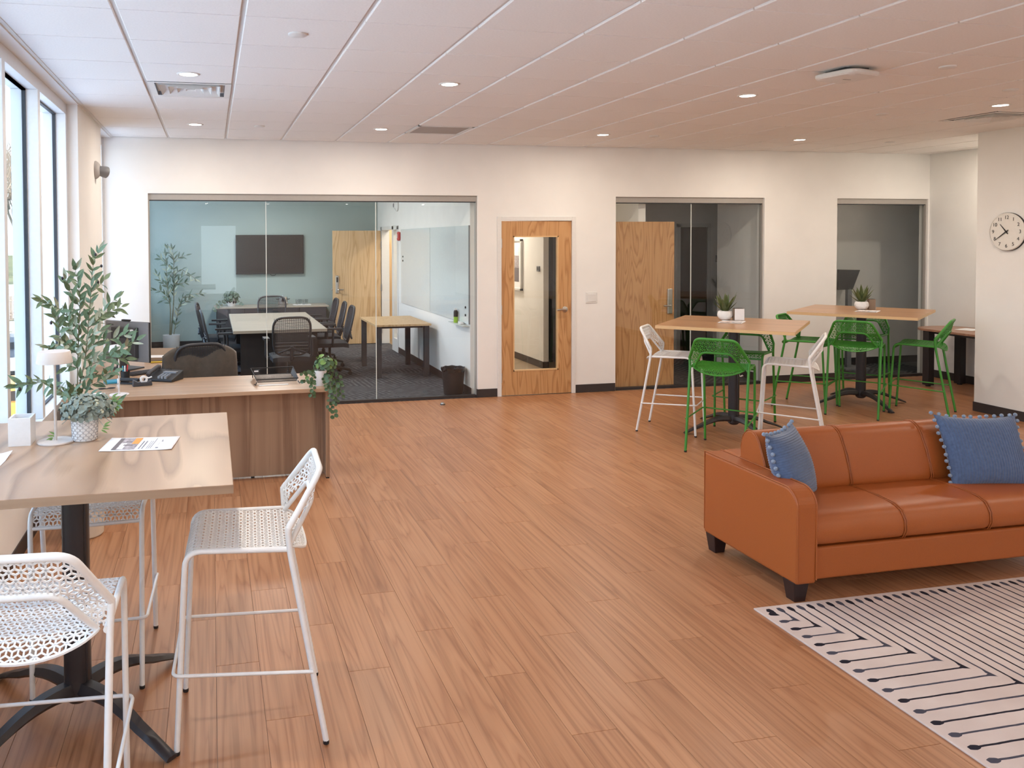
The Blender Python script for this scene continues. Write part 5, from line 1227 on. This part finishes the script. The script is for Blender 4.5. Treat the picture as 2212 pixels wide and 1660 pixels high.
# trailing plant at the end of the desk
PL = [round_leaf('leaf', 'pothos'), round_leaf('leaf', 'pothos', .5), round_leaf('leaf', 'pothos2', .4)]
pv = thing('trailing_plant', 'green trailing vine in a white pot on the right end of the desk', 'plant', (.83, 6.43, DZ))
MB().lathe([(.036, 0), (.038, .004), (.052, .122), (.047, .122), (.043, .10), (.001, .10)], 28, cap1=False).build('pot', 'potwhite', pv, smooth=40)
def vines(t, org, branches, meshes, step, size, rnd):
    org = Vector(org)
    for br in branches:
        p = smooth_path([Vector(b)-org for b in br]); MB().tube(p, .0014, 5).build('vine', 'stem', t)
        L = [0]
        for a, b in zip(p, p[1:]): L.append(L[-1]+(b-a).length)
        s = step*.5; sd = 1
        while s < L[-1]:
            i = max(j for j in range(len(L)-1) if L[j] <= s); f = (s-L[i])/(L[i+1]-L[i]+1e-9); pos = p[i].lerp(p[i+1], f)
            d = Vector((sd*rnd.uniform(.4, 1), rnd.uniform(-.5, .2), rnd.uniform(-.8, .2)))
            o = link('leaf', rnd.choice(meshes[:2] if rnd.random() < .8 else meshes), t, pos, orient(d, (rnd.uniform(-.3, .3), -1, rnd.uniform(.1, .8)))); sc = size*rnd.uniform(.75, 1.15); o.scale = (sc,)*3
            sd = -sd; s += step*rnd.uniform(.8, 1.2)
def bush(t, c, rx, ry, rz, n, meshes, size, rnd, low=-.35):
    for i in range(n):
        z = low+(1-low)*(i+.5)/n; a = i*2.39996+rnd.uniform(-.3, .3); r = math.sqrt(max(0, 1-z*z)); k_ = rnd.uniform(.72, 1.05)
        v = Vector((r*math.cos(a), r*math.sin(a), z)); pos = Vector(c)+Vector((v.x*rx, v.y*ry, v.z*rz))*k_
        tang = v.cross(Vector((rnd.uniform(-1, 1), rnd.uniform(-1, 1), rnd.uniform(-1, 1)))).normalized()+v*.3+Vector((0, 0, .15))
        o = link('leaf', rnd.choice(meshes), t, pos-tang.normalized()*size*.4, orient(tang, v+Vector((0, -.4, .5)))); sc = size*rnd.uniform(.75, 1.15); o.scale = (sc,)*3
vines(pv, (.83, 6.43, DZ), POTHOS, PL, .021, .031, rn)
bush(pv, (.035, .0, .165), .085, .08, .065, 62, PL, .042, rn)
q = MB()
for i in range(16):
    a = 2.4*i; q.tube(smooth_path([(0, 0, .10), (.03*math.cos(a), .03*math.sin(a), .15), (.07*math.cos(a)+.03, .06*math.sin(a), .17+.05*math.sin(i))], 3), .0012, 4)
q.build('stems', 'stem', pv)
# small pot plant on the credenza
cp = thing('credenza_plant', 'bushy trailing plant in a white and dark pot on the credenza', 'plant', (.33, 14.66, .731))
MB().lathe([(.06, 0), (.064, .005), (.09, .14), (.083, .14), (.001, .12)], 24, cap1=False).build('pot', 'potwhite', cp, smooth=40)
q = MB()
for a in (3.6, 4.4, 5.2, 5.9): q.ell((.078*math.cos(a), .078*math.sin(a), .07+.02*math.sin(9*a)), .02, .02, .028, 8, 6)
q.build('glaze_spot', 'ink', cp, smooth=180)
bush(cp, (0, 0, .16), .14, .12, .105, 85, [round_leaf('leaf', 'leafconf'), round_leaf('leaf', 'leafconf', .5)], .055, rn, low=-.6)
vines(cp, (.33, 14.66, .731), [[(.25, 14.6, .86), (.15, 14.5, .82), (.06, 14.42, .75), (.0, 14.39, .66)], [(.25, 14.6, .84), (.12, 14.45, .77), (.05, 14.39, .72), (.02, 14.38, .68)], [(.42, 14.6, .84), (.49, 14.5, .79), (.50, 14.43, .76)]], [round_leaf('leaf', 'leafconf')]*3, .04, .05, rn)

# eucalyptus pot, lamp, box and flyer on the foreground table
TZ_ = 1.063
ep = thing('eucalyptus_plant', 'grey green eucalyptus arrangement in a white diamond relief pot', 'plant', (-.522, 3.575, TZ_))
MB().lathe([(.046, 0), (.049, .003), (.0535, .088), (.050, .088), (.047, .075), (.001, .075)], 44, cap1=False).build('pot', 'potwhite', ep, smooth=40)
q = MB(); NA = 14; ZL = [.006, .0275, .049, .0705, .086]
def pp(i, z, out=.0004): a = 2*PI*i/NA; r = .049+.0045*z/.088+out; return Vector((r*math.cos(a), r*math.sin(a), z))
for i in range(NA):
    for k_ in range(4):
        z0, z1 = ZL[k_], ZL[k_+1]
        for (a, b) in (((i, z0), (i+1, z1)), ((i+1, z0), (i, z1)), ((i+.5, (z0+z1)/2-.008), (i+.5, (z0+z1)/2+.008)), ((i, z0-.006), (i, z0+.006))):
            q.tube([pp(a[0], a[1]), pp((a[0]+b[0])/2, (a[1]+b[1])/2, .0006), pp(b[0], b[1])], .0009, 4)
stuff(q.build('relief_lines', 'potrelief', ep))
ER = [round_leaf('leaf', 'euc', .9, False), round_leaf('leaf', 'euc', .6, False), round_leaf('leaf', 'euc', 1.2, False)]
bush(ep, (.012, 0, .125), .105, .095, .058, 235, ER, .024, rn, low=-.55)
for i in range(26):
    a = rn.uniform(0, 2*PI); r = rn.uniform(.3, 1.0); z = .105+.07*math.sqrt(max(0, 1-r*r))+rn.uniform(-.035, .008)
    v = Vector((.012+.108*r*math.cos(a), .098*r*math.sin(a), z)); q = MB()
    for k_ in range(4): q.ell(v+Vector((rn.uniform(-.006, .006), rn.uniform(-.006, .006), rn.uniform(-.006, .006))), .005, .005, .005, 6, 5)
    q.build('bud_cluster', 'bud', ep, smooth=180)
q = MB()
for i in range(22):
    a = 2.4*i; q.tube(smooth_path([(.01*math.cos(a), .01*math.sin(a), .06), (.04*math.cos(a)+.006, .036*math.sin(a), .11), (.10*math.cos(a)+.012, .09*math.sin(a), .115+.05*math.sin(i*1.3))], 3), .0011, 4)
q.build('stems', 'euc', ep)
LS = [leaf_mesh('leaf', 'pothos2', W=.14)]
for k_, (dx, dy, dz) in enumerate(((.115, .03, .155), (.125, .02, .14), (.105, .04, .165), (-.11, -.02, .03), (.085, -.07, .07))):
    for i in range(4):
        o = link('leaf', LS[0], ep, (dx-.004*i, dy, dz-.006*i), orient((.8 if dx > 0 else -.8, rn.uniform(-.6, .4), .5-.3*i), (0, -1, .6))); o.scale = (.03,)*3
table_lamp('slim greige cordless lamp on the foreground table, left of the eucalyptus pot', -.632, 3.555, TZ_)
pb = thing('square_holder', 'square white open box on the foreground table at the left edge', 'box', (-.762, 3.565, TZ_))
q = MB(); a, h = .042, .112; b_ = .05
q.box(-a, a, -b_, -b_+.008, 0, h); q.box(-a, a, b_-.008, b_, 0, h); q.box(-a, -a+.008, -b_+.008, b_-.008, 0, h); q.box(a-.008, a, -b_+.008, b_-.008, 0, h)
q.build('walls', 'white', pb); MB().box(-a+.008, a-.008, -b_+.008, b_-.008, .002, .07).build('filling', 'paper', pb)
def flyer(label, x, y, z, deg, detailed=True):
    t = thing('flyer', label, 'paper', (x, y, z), math.radians(deg), 'printed flyers on the tables')
    w, d = .2794, .2159
    q = MB(); q.grid(lambda i, j: Vector((-w/2+w*i/12, -d/2+d*j/4, .0012+.003*max(0, (i-9)/3)**2*(1 if j < 2 else .4)+.0016*max(0, (2-i)/2))), 13, 5); o = q.build('sheet', 'paper', t, smooth=60)
    so_ = o.modifiers.new('solidify', 'SOLIDIFY'); so_.thickness = .0006
    Z = .0020
    def pr_(nm, u0, u1, v0, v1, m_, dz=0): MB().add([(-w/2+w*u0, -d/2+d*v0, Z+dz), (-w/2+w*u1, -d/2+d*v0, Z+dz), (-w/2+w*u1, -d/2+d*v1, Z+dz), (-w/2+w*u0, -d/2+d*v1, Z+dz)], [(0, 1, 2, 3)]).build(nm, m_, t)
    pr_('photo_print', .15, .47, .06, .94, 'printgrey'); pr_('photo_print', .15, .21, .06, .94, 'printdark', .0002); pr_('photo_print', .22, .30, .10, .55, 'paper', .0002)
    pr_('orange_print', .37, .47, .48, .94, 'orange', .0003); pr_('photo_print', .27, .40, .36, .44, 'printdark', .0003); pr_('photo_print', .27, .36, .62, .68, 'printdark', .0003)
    for u, v0, v1, wd in ((.515, .10, .70, .018), (.56, .10, .70, .018), (.625, .10, .68, .010), (.652, .10, .68, .010), (.679, .10, .9, .010)):
        n_ = 14
        for i in range(n_):
            a_ = v0+(v1-v0)*i/n_; pr_('text_line', u, u+wd, a_, a_+(v1-v0)/n_*.74, 'text', .0001)
    pr_('logo', .75, .79, .12, .20, 'text', .0001); pr_('logo', .775, .80, .62, .68, 'text', .0001); pr_('logo', .775, .785, .70, .78, 'text', .0001); pr_('logo', .76, .765, .33, .52, 'printgrey', .0001)
    return t
flyer('printed flyer with a photo and an orange patch on the foreground table', -.288, 3.44, TZ_, -7)
o = MB(); o.grid(lambda i, j: Vector((-.28*i/8, -.216*j/6, .001+.012*max(0, (1-i/2.0))**2*max(0, 1-j/3.0))), 9, 7)
o = o.build('loose_paper', 'paper', None, (-.762, 3.40, TZ_), (0, 0, math.radians(-1)), smooth=60); tag(o, 'white sheet with a curled corner at the far left of the foreground table', 'paper')
flyer('printed flyer under the small box on the nearer bar table at the right', 4.975, 7.10, TZ_, 46)
flyer('printed flyer in front of the agave pot on the farther bar table', 7.135, 7.75, TZ_, 38)
def agave(label, x, y, z, seed):
    rnd = random.Random(seed)
    t = thing('agave_plant', label, 'plant', (x, y, z), rnd.uniform(0, 1), 'agaves in white bowls')
    MB().lathe([(.032, 0), (.045, .004), (.068, .03), (.074, .055), (.068, .084), (.058, .094), (.054, .090), (.060, .075), (.001, .072)], 36, cap1=False).build('bowl', 'potwhite', t, smooth=50)
    q = MB()
    for k_ in range(7):
        zz = .018+k_*.0105; rr_ = {0: .059, 1: .066, 2: .071, 3: .0735, 4: .0735, 5: .0715, 6: .068}[k_]
        q.tube([(rr_*math.cos(2*PI*i/36), rr_*math.sin(2*PI*i/36), zz) for i in range(36)], .0013, 5, closed=True)
    q.build('ribs', 'potwhite', t)
    for i in range(15):
        a = i*2.39996; el = .35+.95*(i/14.0)+rnd.uniform(-.08, .08); L = rnd.uniform(.17, .215) if i > 2 else .14; W = .021
        n_ = 6; vs = []; q = MB()
        for j in range(n_+1):
            u = j/n_; w = W*(math.sin(PI*(.22+.78*u))**.8 if j < n_ else .03); th = .008*(1-u)+.0006; s_ = u*L
            e2 = el+.25*u; hx = s_*math.cos(el)*.85+.012; hz = s_*math.sin(e2)
            vs += [(hx, -w, hz+.006*(w/W)), (hx, 0, hz-th), (hx, w, hz+.006*(w/W)), (hx, 0, hz+.001)]
        fs = [(j*4+k_, j*4+(k_+1) % 4, (j+1)*4+(k_+1) % 4, (j+1)*4+k_) for j in range(n_) for k_ in range(4)]
        q.add(vs, fs); q.build('leaf', 'agave', t, (0, 0, .085), (0, 0, a), smooth=50)
    return t
agave('spiky agave in a white ribbed bowl on the nearer bar table', 5.045, 7.31, TZ_, 5)
agave('spiky agave in a white ribbed bowl on the farther bar table', 7.25, 7.96, TZ_, 8)
def cardbox(label, x, y, z, deg):
    t = thing('table_box', label, 'box', (x, y, z), math.radians(deg), 'small upright boxes on the bar tables')
    MB().box(-.048, .048, -.034, .034, 0, .118).build('body', 'brownbox', t, bevel=.002); MB().box(-.046, .046, -.0355, -.034, .002, .116).build('front_sheet', 'paper', t)
    MB().box(-.04, .04, -.028, .028, .118, .121).build('lid', 'dark', t); return t
cardbox('small upright box with a white front beside the agave on the nearer bar table', 5.14, 7.23, TZ_+.003, -18)
cardbox('small upright brown box behind the agave on the farther bar table', 7.385, 7.965, TZ_, 60)

# ================================================================== OUTSIDE
GZ = -3.1
struct(MB().box(-16, -1.6, -30, 21, GZ-.02, GZ+.03).build('snow_bounce', 'snow'))  # unseen bright ground, added to bounce daylight up to the ceiling
gnd = struct(MB().box(-260, -2.5, -60, 320, GZ-.5, GZ).build('ground', 'grass'))
rn = random.Random(21)
q = MB()
for i in range(110):
    a = rn.uniform(-.34, -.10); d = rn.uniform(18, 105); x, y = a*d*1.0-1.0, d; r = rn.uniform(.8, 3.0)*(.5+d/60); n_ = 12
    vs = [(x, y, GZ+.10)]+[(x+r*1.6*math.cos(2*PI*j/n_)*rn.uniform(.6, 1.1), y+r*math.sin(2*PI*j/n_)*rn.uniform(.6, 1.1), GZ+.01) for j in range(n_)]
    q.add(vs, [(0, 1+j, 1+(j+1) % n_) for j in range(n_)])
stuff(q.build('snow_patches', 'snow', gnd))
struct(MB().box(-60, -3.0, 22, 29, GZ, GZ+.02).build('road', 'asphalt'))
struct(MB().box(-60, -3.0, 50, 54, GZ, GZ+.03).build('road', 'asphalt'))
def bare_tree(label, x, y, h, seed, group='bare trees beyond the lawn'):
    rnd = random.Random(seed); t = thing('bare_tree', label, 'tree', (x, y, GZ), 0, group)
    trunk, q = MB(), MB()
    trunk.tube([(0, 0, 0), (.1, 0, h*.2), (.0, .1, h*.38)], [h*.022, h*.017, h*.014], 6)
    def grow(mb, p, d, l, r, dep):
        e = p+d*l; m_ = p.lerp(e, .5)+Vector((rnd.uniform(-1, 1), rnd.uniform(-1, 1), rnd.uniform(-.5, .5)))*l*.07
        mb.tube([p, m_, e], [r, r*.8, r*.55], 3, caps=False)
        if dep == 0: return
        for i in range(rnd.choice((3, 4))):
            nd = (d+Vector((rnd.uniform(-1, 1), rnd.uniform(-1, 1), rnd.uniform(-.35, .75)))*.75).normalized()
            grow(mb, p.lerp(e, rnd.uniform(.45, 1)), nd, l*rnd.uniform(.55, .78), r*.55, dep-1)
    for i in range(4): grow(q, Vector((0, .1, h*.36)), Vector((rnd.uniform(-.6, .6), rnd.uniform(-.6, .6), 1)).normalized(), h*.27, h*.011, 4)
    trunk.build('trunk', 'bark', t, smooth=60); q.build('branches', 'bark', t)
tpos = [(-24.5, 78, 16), (-16.2, 66, 14), (-33.5, 104, 18), (-23.0, 106, 17.5), (-13.0, 92, 16), (-30.0, 124, 19), (-18.6, 126, 19), (-11.5, 71, 12.5)]
ORD = ['first', 'second', 'third', 'fourth', 'fifth', 'sixth', 'seventh', 'eighth', 'ninth', 'tenth', 'eleventh', 'twelfth', 'thirteenth']
for i, (x, y, h) in enumerate(tpos): bare_tree('bare winter tree beyond the lawn, %s from the left through the windows' % ORD[i], x, y, h, 100+i)
fc_ = thing('garden_fence', 'weathered board fence across the lawn outside', 'fence', (-16.0, 52.0, GZ))
bm_ = MB().box(-.09, .09, -.015, .015, .05, 1.6).mesh('board', 'fence')
for i in range(60): link('board', bm_, fc_, (-1.5+i*.2, i*.12, 0))
MB().tube([(-1.5, .04, .4), (10.4, 7.1, .4)], .05, 4).tube([(-1.5, .04, 1.3), (10.4, 7.1, 1.3)], .05, 4).build('rail', 'fence', fc_)
def car(label, x, y, rz, mat):
    t = thing('parked_car', label, 'car', (x, y, GZ+.03), rz, 'cars parked outside')
    prof = [(-2.2, .35), (-2.25, .75), (-2.05, .95), (-1.35, 1.02), (-.75, 1.42), (.55, 1.45), (1.35, 1.02), (2.1, .85), (2.25, .6), (2.2, .35)]
    q = MB(); n_ = len(prof); vs = []
    for y_, k_ in ((-.88, .93), (-.82, 1.0), (.82, 1.0), (.88, .93)): vs += [(a, y_ if b < 1.0 else y_*.86, .35+(b-.35)*k_) for a, b in prof]
    q.add(vs, [(i*n_+j, i*n_+(j+1) % n_, (i+1)*n_+(j+1) % n_, (i+1)*n_+j) for i in range(3) for j in range(n_)]+[tuple(reversed(range(n_))), tuple(range(3*n_, 4*n_))])
    q.build('body', mat, t, smooth=35)
    for s_ in (-1, 1): MB().add([(-1.2, s_*.80, 1.02), (1.15, s_*.80, 1.02), (.5, s_*.735, 1.38), (-.7, s_*.735, 1.38)], [(0, 1, 2, 3)]).build('side_window', 'screen', t)
    for (xa, za, xb, zb) in ((-1.36, 1.03, -.78, 1.40), (1.36, 1.03, .6, 1.43)):
        e = -.012 if xa < 0 else .012
        MB().add([(xa+e, -.62, za+.02), (xa+e, .62, za+.02), (xb+e, .58, zb+.01), (xb+e, -.58, zb+.01)], [(0, 1, 2, 3)]).build('windscreen', 'screen', t)
    w_ = MB().lathe([(.2, -.1), (.32, -.1), (.33, -.06), (.33, .06), (.32, .1), (.2, .1)], 18, ax=Matrix.Rotation(PI/2, 4, 'X')).mesh('wheel', 'black', 40)
    for a in (-1.35, 1.4):
        for b in (-.82, .82): link('wheel', w_, t, (a, b, .33))
car('white car parked nearest outside the left window pane', -6.0, 25.8, .35, 'carwhite')
car('amber car parked in front of the white car outside', -4.6, 22.6, .3, 'caryellow')
car('dark car parked farther along the road outside the second pane', -7.6, 33.0, .2, 'cardark')
